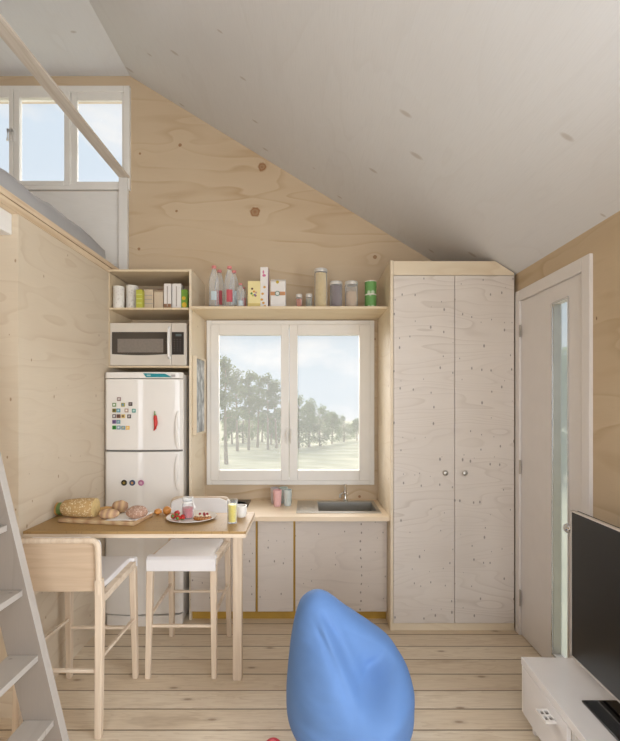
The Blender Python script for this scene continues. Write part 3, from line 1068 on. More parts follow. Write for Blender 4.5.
for (cx_, c1_, c2_, lab) in ((131, (52, 46, 30), (150, 128, 60), 'round black and gold magnet, left of three'), (175, (54, 74, 104), (206, 150, 96), 'round dark blue magnet with orange middle'), (221, (182, 110, 146), (216, 176, 190), 'round pink magnet, right of three')):
    px, py = 100 + cx_ / 5.29, 360 + 648 / 5.29
    x_, z_ = X(px, 3.135), Z(py, 3.135)
    yf = min(front_y(x_ - 0.0205), front_y(x_), front_y(x_ + 0.0205)) - 0.0005
    o = MB().lathe([(0, 0), (0.0205, 0), (0.0205, -0.004), (0.0185, -0.006), (0, -0.006)], (x_, yf, z_), 24, 'y').obj('round_magnet', plain('round_magnet_rim', srgb(*c1_), 0.4), base=(x_, yf, z_))
    tag(o, lab + ' on the lower fridge door', 'magnet', 'round magnets on the lower fridge door')
    MB().lathe([(0, -0.005), (0.010, -0.005), (0.009, -0.0072), (0, -0.0072)], (x_, yf, z_), 16, 'y').obj('motif', plain('round_magnet_middle', srgb(*c2_), 0.4), o, base=(x_, yf, z_))
# chilli magnet
px, py = 155.6, 421
x_, z_ = X(px, 3.135), Z(py, 3.135)
yf = front_y(x_) - 0.001
t = Thing('chilli_magnet', (x_, yf, z_), 'red chilli pepper magnet on the upper fridge door', 'magnet')
q = [(0.000, 0.040), (0.003, 0.020), (0.006, -0.005), (0.005, -0.030), (0.001, -0.052), (-0.008, -0.068)]
t.part('pod', MB().tube([(x_ + a, yf - 0.013, z_ + b) for a, b in q], [0.010, 0.0135, 0.0135, 0.0125, 0.009, 0.003], 12), plain('chilli_red', srgb(200, 44, 32), 0.3))
t.part('stem', MB().tube([(x_, yf - 0.013, z_ + 0.038), (x_ - 0.001, yf - 0.012, z_ + 0.052), (x_ - 0.003, yf - 0.008, z_ + 0.070)], [0.009, 0.004, 0.0035], 10), plain('chilli_green', srgb(96, 140, 70), 0.45))

# ------------------------------------------------------------------ microwave on the tower shelf
MY = 3.24
mx0, mx1, mz0, mz1 = X(110.2, MY), X(186.4, MY), sh2 + 0.001, Z(322.7, MY)
t = Thing('microwave', ((mx0 + mx1) / 2, 3.42, mz0), 'stainless steel microwave oven on the tower shelf above the fridge', 'microwave')
t.part('body', box(mx0, mx1, MY + 0.02, 3.6, mz0, mz1), M_inox, bevel=0.004)


def mq(u, v):   # crop (6.2 px per photo px) to front-plane coordinates
    return X(100 + u / 6.2, MY), Z(265 + v / 6.2, MY)


(ax, az), (bx_, bz_) = mq(440, 362), mq(62, 611)
dr = t.part('door', box(bx_, ax + 0.002, MY, MY + 0.02, mz0 + 0.002, mz1 - 0.001), M_inox, bevel=0.003)
pan = box(ax + 0.004, mx1, MY, MY + 0.02, mz0 + 0.002, mz1 - 0.001)
cp = t.part('control_panel', pan, M_inox, bevel=0.003)
(a, b), (c, d) = mq(75, 416), mq(422, 556)
pts = [(a, b), (c, b), (c, d + 0.006)]
for i in range(9):
    u = i / 8
    pts.append((c + (a - c) * u, d + 0.004 - 0.008 * math.sin(math.pi * u)))
t.part('door_glass', MB().prism(pts, 'y', MY - 0.003, MY + 0.005), M_darkglass, parent=dr)
(a, b), (c, d) = mq(110, 458), mq(393, 542)
t.part('viewing_mesh', box(a, c, MY - 0.0042, MY - 0.002, d, b), M_mesh, parent=dr)
hx, ht = mq(430, 388)
_, hb = mq(430, 578)
hp = [(hx, MY + 0.002, ht), (hx + 0.002, MY - 0.022, ht - 0.012), (hx + 0.003, MY - 0.032, (ht + hb) / 2), (hx + 0.002, MY - 0.022, hb + 0.012), (hx, MY + 0.002, hb)]
t.part('handle', MB().tube(hp, 0.010, 12), M_white, parent=dr)
(a, b), (c, d) = mq(446, 416), mq(520, 556)
t.part('keypad', box(a, c, MY - 0.003, MY + 0.005, d, b), plain('keypad_black', srgb(48, 42, 38), 0.3), parent=cp)
(a, b), (c, d) = mq(470, 428), mq(506, 442)
t.part('display', box(a, c, MY - 0.004, MY - 0.002, d, b), plain('display_grey', srgb(92, 104, 104), 0.3), parent=cp)
mb = MB()
for r_ in range(6):
    for k in range(3):
        u, v = mq(462 + k * 18, 462 + r_ * 14)
        mb.box(u - 0.004, u + 0.004, MY - 0.0038, MY - 0.002, v - 0.003, v + 0.003)
t.part('buttons', mb, plain('button_grey', srgb(92, 84, 78), 0.4), parent=cp)


# ------------------------------------------------------------------ groceries on the tower's upper shelf
def lettered_front(thing, x0, x1, y, z0, z1, mat, rows=4, vertical=False):
    """rows of tiny unreadable print as thin raised marks"""
    for r_ in range(rows):
        if vertical:
            xx = x0 + (x1 - x0) * (0.42 + 0.2 * r_)
            mb = box(xx, xx + (x1 - x0) * 0.12, y - 0.0012, y, z0 + (z1 - z0) * 0.12, z0 + (z1 - z0) * 0.9)
        else:
            zz_ = z1 - (z1 - z0) * (r_ + 0.5) / rows
            mb = box(x0 + (x1 - x0) * 0.12 * random.random(), x1 - (x1 - x0) * 0.2 * random.random(), y - 0.0012, y, zz_ - 0.003, zz_ + 0.003)
        thing.part('print', mb, mat)


S1 = sh1 + 0.0006
GY = 3.30
M_print = plain('pale_print', srgb(176, 164, 152), 0.6)
M_tin = plain('white_tin', srgb(228, 222, 212), 0.4)
for (u0, u1, v0, GC, lab) in ((83, 150, 135, 3.275, 'white printed tin at the left end of the tower shelf'), (162, 236, 131, 3.335, 'wider white printed tin, second from the left on the tower shelf')):
    xa, xb = X(100 + u0 / 6.2, GC), X(100 + u1 / 6.2, GC)
    zt_ = Z(265 + v0 / 6.2, GC)
    r_ = (xb - xa) / 2
    cx_, cy_ = (xa + xb) / 2, GC
    t = Thing('storage_tin', (cx_, cy_, S1), lab, 'tin', 'tins on the tower shelf')
    t.part('body', MB().lathe([(0, S1), (r_ * 0.96, S1), (r_ * 0.98, S1 + 0.004), (r_ * 0.98, zt_ - 0.014), (0, zt_ - 0.014)], (cx_, cy_, 0), 28), speckled('tin_print', srgb(226, 220, 210), srgb(206, 197, 187), 60, 0.45, 0.4))
    t.part('lid', MB().lathe([(0, zt_ - 0.0139), (r_, zt_ - 0.0139), (r_, zt_ - 0.002), (r_ * 0.94, zt_), (0, zt_)], (cx_, cy_, 0), 28), M_tin)


def carton(name, u0, u1, v0, dep, cols, lab, cat, yoff=0.0, gable=False, org=(100, 265), sc=6.2, zb=None, Yf=GY, group=None):
    Yf = Yf + yoff
    xa, xb = X(org[0] + u0 / sc, Yf), X(org[0] + u1 / sc, Yf)
    zb = S1 if zb is None else zb
    zt_ = Z(org[1] + v0 / sc, Yf)
    t = Thing(name, ((xa + xb) / 2, Yf + dep / 2, zb), lab, cat, group)
    if gable:
        hgt = zt_ - zb
        mb = MB().prism([(Yf, zb), (Yf, zb + hgt * 0.86), (Yf + dep * 0.42, zt_), (Yf + dep * 0.58, zt_), (Yf + dep, zb + hgt * 0.86), (Yf + dep, zb)], 'x', xa, xb)
    else:
        mb = box(xa, xb, Yf, Yf + dep, zb, zt_)
    t.part('box', mb, cols, bevel=0.0015)
    return t, xa, xb, Yf, zb, zt_


M_lime = plain('lime_card', srgb(186, 184, 70), 0.5)
M_kraft = plain('kraft_card', srgb(206, 186, 160), 0.6)
M_cardw = plain('white_card', srgb(232, 226, 220), 0.5)
M_brownp = plain('brown_print', srgb(150, 112, 84), 0.5)
M_redp = plain('dark_red_print', srgb(126, 62, 52), 0.5)
t, a, b, y_, z0_, z1_ = carton('carton', 223, 262, 152, 0.045, M_lime, 'narrow lime green carton beside the wider white tin', 'carton', yoff=-0.058)
lettered_front(t, a, b, y_, z0_ + 0.02, z1_ - 0.02, plain('lime_print', srgb(206, 208, 130), 0.5), 3)
t, a, b, y_, z0_, z1_ = carton('carton', 272, 329, 151, 0.07, M_kraft, 'plain beige carton just right of the lime green one', 'carton')
lettered_front(t, a, b, y_, z0_ + 0.03, z1_ - 0.03, M_print, 3)
t, a, b, y_, z0_, z1_ = carton('carton', 335, 390, 150, 0.07, M_kraft, 'beige gable-top carton with dark red fold', 'carton', gable=True)
t.part('fold', box(a + (b - a) * 0.25, b - (b - a) * 0.2, y_ + 0.029, y_ + 0.041, z1_ - 0.008, z1_ + 0.004), M_redp)
t, a, b, y_, z0_, z1_ = carton('carton', 396, 441, 115, 0.09, M_cardw, 'tall white carton with brown foot on the tower shelf', 'carton')
t.part('print', box(a, b, y_ - 0.001, y_, z0_, z0_ + (z1_ - z0_) * 0.22), M_brownp)
lettered_front(t, a, b, y_, z0_, z1_, M_print, 1, True)
t, a, b, y_, z0_, z1_ = carton('carton', 448, 502, 115, 0.09, M_cardw, 'tall plain white carton left of the green packet', 'carton')
lettered_front(t, a, b, y_, z0_, z1_, M_print, 1, True)
M_grn = plain('green_card', srgb(116, 160, 56), 0.5)
t, a, b, y_, z0_, z1_ = carton('packet', 503, 543, 152, 0.06, M_grn, 'green packet with yellow fruit print, right end of the tower shelf', 'packet')
t.part('print', MB().ball(((a + b) / 2, y_, z0_ + 0.035), ((b - a) * 0.36, 0.002, 0.02)).ball(((a + b) / 2 - 0.004, y_, z0_ + 0.085), ((b - a) * 0.3, 0.002, 0.014)), plain('yellow_print', srgb(226, 186, 56), 0.5))

# ------------------------------------------------------------------ groceries on the wall shelf
S2 = WS + 0.0006
M_redcap = plain('pinkish_red_cap', srgb(226, 138, 134), 0.45)
M_redlabel = plain('red_label', srgb(196, 84, 92), 0.45)
M_bluelabel = plain('pale_blue_label', srgb(196, 208, 212), 0.45)


def bottle(cx_, cy_, r_, hgt, lab, label_mat, lz=(0.18, 0.5), content=None):
    t = Thing('plastic_bottle', (cx_, cy_, S2), lab, 'bottle', 'plastic bottles on the wall shelf')
    prof = [(0, 0), (r_ * 0.85, 0), (r_, 0.012)]
    z = 0.012
    n = 9
    for i in range(n):
        a_, b_ = 0.03 + 0.52 * i / n, 0.03 + 0.52 * (i + 0.5) / n
        prof += [(r_, a_ * hgt), (r_ * 0.94, b_ * hgt)]
    prof += [(r_, 0.58 * hgt), (r_ * 0.97, 0.66 * hgt), (r_ * 0.75, 0.78 * hgt), (r_ * 0.42, 0.89 * hgt), (r_ * 0.36, 0.93 * hgt), (r_ * 0.36, 0.95 * hgt), (0, 0.95 * hgt)]
    t.part('body', MB().lathe([(p, S2 + q_) for p, q_ in prof], (cx_, cy_, 0), 24), M_plastic)
    t.part('cap', MB().lathe([(0, S2 + 0.94 * hgt), (r_ * 0.46, S2 + 0.94 * hgt), (r_ * 0.46, S2 + hgt - 0.002), (r_ * 0.4, S2 + hgt), (0, S2 + hgt)], (cx_, cy_, 0), 18), M_redcap)
    arc = [(cx_ + r_ * k * math.cos(math.radians(a)), cy_ + r_ * k * math.sin(math.radians(a))) for k, rng in ((1.015, range(-112, -47, 8)), (1.03, range(-48, -113, -8))) for a in rng]
    t.part('label', MB().prism(arc, 'z', S2 + lz[0] * hgt, S2 + lz[1] * hgt), label_mat)
    return t


BY = 3.33
def bh(v, Y):
    return Z(260 + v / 6.2, Y) - S2
bottle(X(214, BY), BY, 0.038, bh(37, BY), 'large clear bottle with pink cap at the left end of the wall shelf', M_bluelabel, (0.2, 0.4))
bottle(X(219.5, 3.46), 3.46, 0.038, bh(62, 3.46), 'clear bottle half hidden behind the leftmost shelf bottle', M_redlabel)
bottle(X(229.5, BY), BY, 0.040, bh(40, BY), 'large clear bottle with square red label on the wall shelf', M_redlabel, (0.16, 0.44))
bottle(X(234, 3.46), 3.46, 0.038, bh(66, 3.46), 'clear bottle half hidden behind the red-labelled bottle', M_bluelabel)
bottle(X(240.6, 3.30), 3.30, 0.030, bh(146, 3.30), 'short clear bottle in front of the cream carton', M_bluelabel, (0.1, 0.3))
bottle(X(243.6, 3.40), 3.40, 0.026, bh(170, 3.40), 'short red-labelled bottle behind the other short bottle', M_redlabel, (0.1, 0.55))

kw = dict(org=(200, 260), sc=6.2, zb=S2, Yf=3.29)
t, a, b, y_, z0_, z1_ = carton('carton', 296, 374, 130, 0.05, plain('cream_card', srgb(236, 220, 160), 0.5), 'cream carton with fruit print beside the short bottles', 'carton', **kw)
w_, h_ = b - a, z1_ - z0_
for (u, v, c) in ((0.35, 0.72, (96, 60, 50)), (0.30, 0.55, (70, 130, 60)), (0.50, 0.62, (214, 150, 70)), (0.55, 0.5, (120, 110, 160)), (0.66, 0.58, (206, 170, 150)), (0.42, 0.48, (180, 190, 80)), (0.62, 0.47, (150, 100, 110))):
    t.part('print', MB().ball((a + w_ * u, y_, z0_ + h_ * v), (0.009, 0.0015, 0.008), 10, 6), plain('fruit_print', srgb(*c), 0.5))
t.part('panel', box(a, b, y_ - 0.0008, y_, z0_, z0_ + h_ * 0.2), plain('cream_band', srgb(222, 200, 128), 0.5))
t, a, b, y_, z0_, z1_ = carton('carton', 374, 421, 44, 0.09, M_cardw, 'tallest white carton with pink and gold print on the wall shelf', 'carton', **kw)
w_, h_ = b - a, z1_ - z0_
t.part('print', MB().ball((a + w_ * 0.5, y_, z0_ + h_ * 0.80), (0.014, 0.0015, 0.010), 12, 6).ball((a + w_ * 0.4, y_, z0_ + h_ * 0.88), (0.006, 0.0015, 0.014), 12, 6), plain('pink_print', srgb(210, 116, 150), 0.5))
gp_ = plain('gold_print', srgb(214, 160, 70), 0.5)
for (u, v) in ((0.55, 0.52), (0.3, 0.36), (0.4, 0.14), (0.6, 0.06), (0.2, 0.22)):
    t.part('print', MB().ball((a + w_ * u, y_, z0_ + h_ * v), (0.011, 0.0015, 0.009), 10, 6), gp_)
t.part('side_print', box(b, b + 0.0008, y_ + 0.002, y_ + 0.088, z0_ + 0.002, z1_ - 0.002), plain('lilac_print', srgb(196, 170, 190), 0.5))
# soft coffee bag
Yf = 3.29
xa, xb = X(200 + 436 / 6.2, Yf), X(200 + 531 / 6.2, Yf)
zt_ = Z(260 + 114 / 6.2, Yf)
t = Thing('coffee_bag', ((xa + xb) / 2, Yf + 0.04, S2), 'white paper coffee bag with brown band and round emblem', 'bag')
mb = MB().prism([(Yf, S2), (Yf - 0.003, S2 + (zt_ - S2) * 0.5), (Yf + 0.004, zt_ - 0.02), (Yf + 0.032, zt_), (Yf + 0.048, zt_), (Yf + 0.076, zt_ - 0.02), (Yf + 0.083, S2 + (zt_ - S2) * 0.5), (Yf + 0.08, S2)], 'x', xa, xb)
t.part('bag', mb, M_cardw, bevel=0.006, seg=3)
h_ = zt_ - S2
yb_ = Yf - 0.004
t.part('band', box(xa + 0.002, xb - 0.002, yb_, yb_ + 0.004, S2 + h_ * 0.44, S2 + h_ * 0.56), plain('brown_band', srgb(196, 140, 96), 0.5))
xm_ = (xa + xb) / 2
t.part('emblem', MB().lathe([(0.019, 0), (0.019, -0.0012), (0.013, -0.0012), (0.013, 0)], (xm_ - 0.004, yb_ - 0.0002, S2 + h_ * 0.5), 24, 'y'), plain('emblem_green', srgb(110, 140, 126), 0.5))
t.part('emblem', MB().lathe([(0.0128, 0), (0.0128, -0.001), (0, -0.001)], (xm_ - 0.004, yb_ - 0.0002, S2 + h_ * 0.5), 24, 'y'), plain('emblem_white', srgb(226, 226, 220), 0.5))
t.part('leaf_mark', MB().ball((xm_ - 0.004, Yf, S2 + h_ * 0.88), (0.011, 0.002, 0.012), 12, 8), plain('mustard_mark', srgb(196, 170, 50), 0.5))


def jar(px, w_px, top_px, Y, content, lab, group, fill=0.95, foot=None):
    r_ = w_px * Y / F / 2
    cx_ = X(px, Y)
    zt_ = Z(top_px, Y)
    hgt = zt_ - S2
    lid = min(0.026, hgt * 0.22)
    t = Thing('glass_jar', (cx_, Y, S2), lab, 'jar', group)
    t.part('glass', MB().lathe([(0, S2), (r_ * 0.94, S2), (r_, S2 + 0.006), (r_, zt_ - lid - 0.004), (r_ * 0.9, zt_ - lid + 0.004), (0, zt_ - lid + 0.004)], (cx_, Y, 0), 28), M_jarglass)
    zc = S2 + 0.004 + (hgt - lid - 0.012) * fill
    t.part('contents', MB().lathe([(0, S2 + 0.003), (r_ * 0.93, S2 + 0.004), (r_ * 0.95, zc), (0, zc)], (cx_, Y, 0), 24), content)
    if foot:
        t.part('contents', MB().lathe([(r_ * 0.955, S2 + 0.004), (r_ * 0.96, S2 + 0.004), (r_ * 0.96, S2 + 0.02), (r_ * 0.955, S2 + 0.02)], (cx_, Y, 0), 24), foot)
    t.part('lid', MB().lathe([(0, zt_ - lid), (r_ * 1.02, zt_ - lid), (r_ * 1.03, zt_ - lid + 0.003), (r_ * 1.03, zt_ - 0.006), (r_ * 0.95, zt_), (0, zt_)], (cx_, Y, 0), 28), plain('silver_lid', srgb(226, 222, 216), 0.3, metal=0.35))
    return t


JY = 3.33
jar(299.1, 6.2, 294.5, JY, speckled('paprika', srgb(206, 128, 100), srgb(170, 90, 70), 200), 'tiny spice jar of orange-red powder right of the coffee bag', 'spice jars')
jar(308.9, 6.2, 294.2, JY, speckled('dried_herbs', srgb(150, 146, 124), srgb(120, 118, 96), 200), 'tiny spice jar of grey-green herbs', 'spice jars')
jar(320.8, 13.2, 269.4, JY, speckled('spaghetti_grain', srgb(216, 190, 136), srgb(190, 158, 104), 140), 'tall glass jar of pale grain with silver lid', 'storage jars on the wall shelf', 1.0, plain('grain_bottom', srgb(196, 156, 80), 0.6))
jar(336, 12.4, 282, JY, speckled('dark_grain', srgb(124, 106, 106), srgb(88, 72, 74), 140), 'glass jar of dark purple-grey grain between two paler jars', 'storage jars on the wall shelf', 1.0, plain('dark_bottom', srgb(86, 58, 46), 0.6))
jar(351.3, 13.0, 282, JY, speckled('beige_flour', srgb(206, 178, 150), srgb(190, 158, 128), 140), 'glass jar part filled with beige flakes next to the green cans', 'storage jars on the wall shelf', 0.72)
gm = speckled('green_can_print', srgb(112, 164, 92), srgb(200, 212, 186), 26, 0.25, 0.35)
cx_, r_ = X(370.6, JY), 11.9 * JY / F / 2
zm = Z(295.3, JY)
zt_ = Z(281.9, JY)
for (za, zb_, lab) in ((S2, zm - 0.0005, 'green printed can, lower of the stacked pair'), (zm, zt_, 'green printed can, upper of the stacked pair')):
    t = Thing('tin_can', (cx_, JY, za), lab + ' at the right end of the wall shelf', 'can', 'stacked green cans')
    t.part('label', MB().lathe([(0, za + 0.004), (r_ * 0.985, za + 0.004), (r_ * 0.985, zb_ - 0.005), (0, zb_ - 0.005)], (cx_, JY, 0), 28), gm)
    t.part('rim', MB().lathe([(0, zb_ - 0.0049), (r_, zb_ - 0.0049), (r_, zb_), (r_ * 0.9, zb_), (r_ * 0.9, zb_ - 0.003), (0, zb_ - 0.003)], (cx_, JY, 0), 28), M_tin)
    t.part('rim', MB().lathe([(0, za), (r_, za), (r_, za + 0.0039), (0, za + 0.0039)], (cx_, JY, 0), 28), M_tin)

# ------------------------------------------------------------------ loft: railing and mattress
t = Thing('loft_railing', (-1.51, 2.85, 2.634), 'long flat wooden handrail of the sleeping loft with white post', 'railing')
t.part('handrail', box(-1.55, XL, 2.0, YB - 0.013, 3.438, 3.456), M_rail, bevel=0.002)
t.part('post', box(-1.55, XL - 0.012, YB - 0.045, YB - 0.0125, 2.6345, 3.4375), M_whiteply, bevel=0.002)
t.part('post', box(-1.55, XL - 0.012, 2.0, 2.045, 2.6345, 3.4375), M_whiteply, bevel=0.002)

mb = MB()
x0, x1, y0, y1, z0, z1 = -2.75, -1.525, 2.1, 3.30, 2.635, 2.80
nx, ny = 24, 60
grid = []
for j in range(ny + 1):
    row = []
    for i in range(nx + 1):
        x = x0 + (x1 - x0) * i / nx
        y = y0 + (y1 - y0) * j / ny
        ed = min(1, (x1 - x) / 0.05, (y1 - y) / 0.06, (y - y0) / 0.06, (x - x0) / 0.05)
        zz_ = z1 - 0.055 * (1 - max(0, ed)) ** 2.2 + 0.014 * noise.noise(Vector((x * 5, y * 5, 1.3))) + 0.006 * noise.noise(Vector((x * 16, y * 14, 4)))
        row.append(mb.bm.verts.new((x, y, zz_)))
    grid.append(row)
for j in range(ny):
    for i in range(nx):
        mb.bm.faces.new((grid[j][i], grid[j][i + 1], grid[j + 1][i + 1], grid[j + 1][i]))
rim = [grid[0][i] for i in range(nx + 1)] + [grid[j][nx] for j in range(1, ny + 1)] + [grid[ny][i] for i in range(nx - 1, -1, -1)] + [grid[j][0] for j in range(ny - 1, 0, -1)]
low = []
for v in rim:
    bulge = 0.008
    mid = mb.bm.verts.new((v.co.x + (bulge if v.co.x > -1.6 else 0), v.co.y, (v.co.z + z0) / 2))
    b_ = mb.bm.verts.new((v.co.x, v.co.y, z0))
    low.append((mid, b_))
n_ = len(rim)
for i in range(n_):
    j = (i + 1) % n_
    mb.bm.faces.new((rim[i], rim[j], low[j][0], low[i][0]))
    mb.bm.faces.new((low[i][0], low[j][0], low[j][1], low[i][1]))
mb.bm.faces.new([l_[1] for l_ in low])
tag(mb.obj('mattress', M_mattress, base=(-2.13, 2.7, 2.635), angle=60), 'grey bedding on a mattress lying on the loft floor', 'mattress')

# ------------------------------------------------------------------ ladder
LS = 0.285 / 1.192                      # run per rise
LX0 = -1.045 + 0.136 * LS


def lx(z):
    return LX0 - LS * z


t = Thing('loft_ladder', (LX0, 1.55, 0), 'greyed wooden plank ladder leaning up to the loft on the left', 'ladder')
hw = 0.15
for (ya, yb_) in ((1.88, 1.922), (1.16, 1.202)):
    t.part('stringer', MB().prism([(lx(0), 0.0), (lx(0) - hw, 0.0), (lx(2.9) - hw, 2.9), (lx(2.9), 2.9)], 'y', ya, yb_), M_ladder_shade, bevel=0.002)
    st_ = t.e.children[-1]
    st_.data.materials.append(M_tread)          # front edge paler: window light put into its colour
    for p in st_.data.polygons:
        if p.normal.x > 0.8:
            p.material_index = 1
for z in (Z(720, 1.88), Z(655, 1.88), Z(590, 1.88), Z(525, 1.88), 1.335, 1.613, 1.89, 2.167, 2.44):
    xf = lx(z) - 0.016
    t.part('tread', box(xf - 0.125, xf, 1.2025, 1.8795, z - 0.026, z), M_tread, bevel=0.002)

# ------------------------------------------------------------------ bar table
TZ = 0.935
tY0, tY1, tXR = 2.262, 2.645, -0.320
t = Thing('bar_table', (-0.9, 2.45, 0), 'high breakfast table with brown top fixed to the left wall', 'table')
t.part('table_top', box(XL + 0.001, tXR, tY0, tY1, TZ - 0.014, TZ), M_tabletop, bevel=0.001)
t.part('table_top_edge', box(XL + 0.001, tXR, tY0, tY1, TZ - 0.034, TZ - 0.0145), M_beech_x, bevel=0.001)
t.part('leg', box(X(232.6, 2.523), X(241.6, 2.523), 2.523, 2.575, 0, TZ - 0.0345), M_beech, bevel=0.003)


# ------------------------------------------------------------------ bar stools
def make_stool(loc, label):
    """person on it faces local +y"""
    t = Thing('bar_stool', (0, 0, 0), label, 'stool', 'bar stools at the breakfast table')
    for sx in (-1, 1):
        # back leg runs on up into the backrest frame
        t.part('leg', MB().tube([(sx * 0.196, -0.232, 0), (sx * 0.190, -0.205, 0.62), (sx * 0.190, -0.215, 0.75)], [0.0155, 0.019, 0.017], square=True, up=(0, 1, 0)), M_beech, bevel=0.004)
        t.part('leg', MB().tube([(sx * 0.192, 0.228, 0), (sx * 0.184, 0.208, 0.648)], [0.0145, 0.019], square=True, up=(0, 1, 0)), M_beech, bevel=0.004)
        t.part('seat_rail', MB().tube([(sx * 0.189, -0.200, 0.645), (sx * 0.189, 0.10, 0.664), (sx * 0.186, 0.205, 0.667)], [0.017, 0.017, 0.017], square=True), M_beech_x, bevel=0.003)
        t.part('stretcher', MB().tube([(sx * 0.192, -0.213, 0.365), (sx * 0.187, 0.213, 0.348)], 0.0075, square=True), M_beech_x, bevel=0.001)
    t.part('stretcher', MB().tube([(-0.18, -0.217, 0.312), (0.18, -0.217, 0.312)], 0.0075, square=True), M_beech_x, bevel=0.001)
    t.part('stretcher', MB().tube([(-0.18, 0.215, 0.298), (0.18, 0.215, 0.298)], 0.0075, square=True), M_beech_x, bevel=0.001)
    # white seat pad with a front lip that turns down
    pts = [(-0.145, 0.694), (-0.145, 0.670), (0.05, 0.664), (0.205, 0.650), (0.238, 0.622), (0.240, 0.690), (0.225, 0.706), (0.10, 0.704), (-0.04, 0.696)]
    t.part('seat', MB().prism(pts, 'x', -0.172, 0.172), M_upholst, bevel=0.008, seg=3)
    t.part('seat_lip', MB().prism([(0.222, 0.622), (0.2405, 0.622), (0.2405, 0.690), (0.226, 0.7055), (0.19, 0.7055), (0.19, 0.685), (0.222, 0.685)], 'x', -0.200, 0.200), M_upholst, bevel=0.004)
    # backrest frame: an upside-down U with round corners
    path = []
    zt_, hw_ = 0.941, 0.190
    path.append((-hw_, -0.216, 0.68))
    path.append((-hw_, -0.222, 0.80))
    path.append((-hw_ - 0.001, -0.230, 0.90))
    for k in range(1, 6):
        a = math.pi / 2 * k / 6
        path.append((-hw_ + 0.032 * (1 - math.cos(a)), -0.232, 0.909 + 0.032 * math.sin(a)))
    right = [(-p[0], p[1], p[2]) for p in reversed(path)]
    mid = [(-0.06, -0.236, zt_), (0.06, -0.236, zt_)]
    t.part('back_frame', MB().tube(path + mid + right, 0.0145, 10, up=(0, 1, 0)), M_beech)
    # curved back shell (veneer) and the upholstered inside
    def shell(y_off, th, z0, z1, hw2):
        mb = MB()
        cols = 14
        A = []
        NR = 14
        for j in range(NR + 1):
            z = z0 + (z1 - z0) * j / NR
            row = []
            hr = hw2 * (1 - 0.30 * max(0, (z - (z1 - 0.035)) / 0.035) ** 3)
            for i in range(cols + 1):
                u = -1 + 2 * i / cols
                row.append((u * hr, -0.216 - 0.006 * (1 - u * u) - 0.014 * (z - z0) / (z1 - z0) + y_off, z))
            A.append(row)
        f1 = [[mb.bm.verts.new(p) for p in r] for r in A]
        f2 = [[mb.bm.verts.new((p[0], p[1] + th, p[2])) for p in r] for r in A]
        for j in range(NR):
            for i in range(cols):
                mb.bm.faces.new((f1[j][i], f1[j][i + 1], f1[j + 1][i + 1], f1[j + 1][i]))
                mb.bm.faces.new((f2[j][i], f2[j + 1][i], f2[j + 1][i + 1], f2[j][i + 1]))
        for j in range(NR):
            for e in (0, cols):
                mb.bm.faces.new((f1[j][e], f1[j + 1][e], f2[j + 1][e], f2[j][e]))
        for i in range(cols):
            for r_ in (0, NR):
                mb.bm.faces.new((f1[r_][i], f2[r_][i], f2[r_][i + 1], f1[r_][i + 1]))
        return mb
    t.part('back_shell', shell(0.004, 0.010, 0.690, 0.936, 0.180), M_backply, bevel=0.001)
    t.part('back_pad', shell(0.0145, 0.022, 0.690, 0.948, 0.192), M_upholst, bevel=0.007, seg=3)
    t.e.location = loc
    return t.e


st = make_stool((-1.193, 2.328, 0), 'bar stool with wooden back towards the viewer, left end of the table')
copy_tree(st, (-0.735, 2.778, 0), math.pi, 'bar stool with white seat showing, on the far side of the table')

# ------------------------------------------------------------------ breakfast on the table
tz = TZ + 0.0006
# chopping board, turned slightly
c_, s_ = math.cos(math.radians(-9)), math.sin(math.radians(-9))
bc = Vector((-1.128, 2.487, 0))


def onb(u, v, z=0.0):
    return (bc.x + u * c_ - v * s_, bc.y + u * s_ + v * c_, z)


RB = (bc, Matrix.Rotation(math.radians(-9), 3, 'Z'))
BZ = tz + 0.021
mb = MB().box(bc.x - 0.238, bc.x + 0.215, bc.y - 0.10, bc.y + 0.10, tz, BZ, rot=RB)
tag(mb.obj('chopping_board', banded('striped_board', srgb(204, 176, 136), srgb(178, 140, 104), 0, 13, 0.55, 0.4, 1.2), base=(bc.x, bc.y, tz), bevel=0.004), 'striped wooden chopping board carrying bread on the table', 'chopping board')
# napkin under the seeded roll
mb = MB()
n = 10
g_ = []
for j in range(n + 1):
    r = []
    for i in range(n + 1):
        u, v = i / n - 0.5, j / n - 0.5
        p = onb(0.125 + u * 0.17, 0.005 + v * 0.17 + u * 0.03, BZ + 0.0012 + 0.004 * max(0, noise.noise(Vector((u * 5, v * 5, 2)))))
        r.append(mb.bm.verts.new(p))
    g_.append(r)
for j in range(n):
    for i in range(n):
        mb.bm.faces.new((g_[j][i], g_[j][i + 1], g_[j + 1][i + 1], g_[j + 1][i]))
nb = onb(0.125, 0.005, BZ)
o = mb.obj('napkin', plain('white_paper', srgb(232, 228, 222), 0.8), base=nb)
sm = o.modifiers.new('thickness', 'SOLIDIFY')
sm.thickness = 0.0008
tag(o, 'white paper napkin on the chopping board under the seeded roll', 'napkin')

# seeded loaf lying along the board
Yl = 2.47
lx0, lx1 = X(61.5, Yl), X(95.5, Yl)
lr = 0.054
lz = BZ + lr * 0.92
t = Thing('bread_loaf', ((lx0 + lx1) / 2, Yl, BZ), 'large seeded bread loaf with cut end on the chopping board', 'bread')
mb = MB().lathe([(0, lx0), (lr * 0.5, lx0 + 0.004), (lr * 0.80, lx0 + 0.022), (lr * 0.93, lx0 + 0.06), (lr, lx0 + 0.12), (lr * 1.02, lx1 - 0.004), (lr * 1.0, lx1)], (0, Yl, lz), 28, 'x', sy=1.0)
for v in mb.bm.verts:
    k = 1 + 0.04 * noise.noise(v.co * 22)
    v.co.y = Yl + (v.co.y - Yl) * k
    v.co.z = max(BZ + 0.001, lz + (v.co.z - lz) * k)
t.part('crust', mb, speckled('seeded_crust', srgb(186, 150, 98), srgb(226, 208, 170), 110, 0.35))
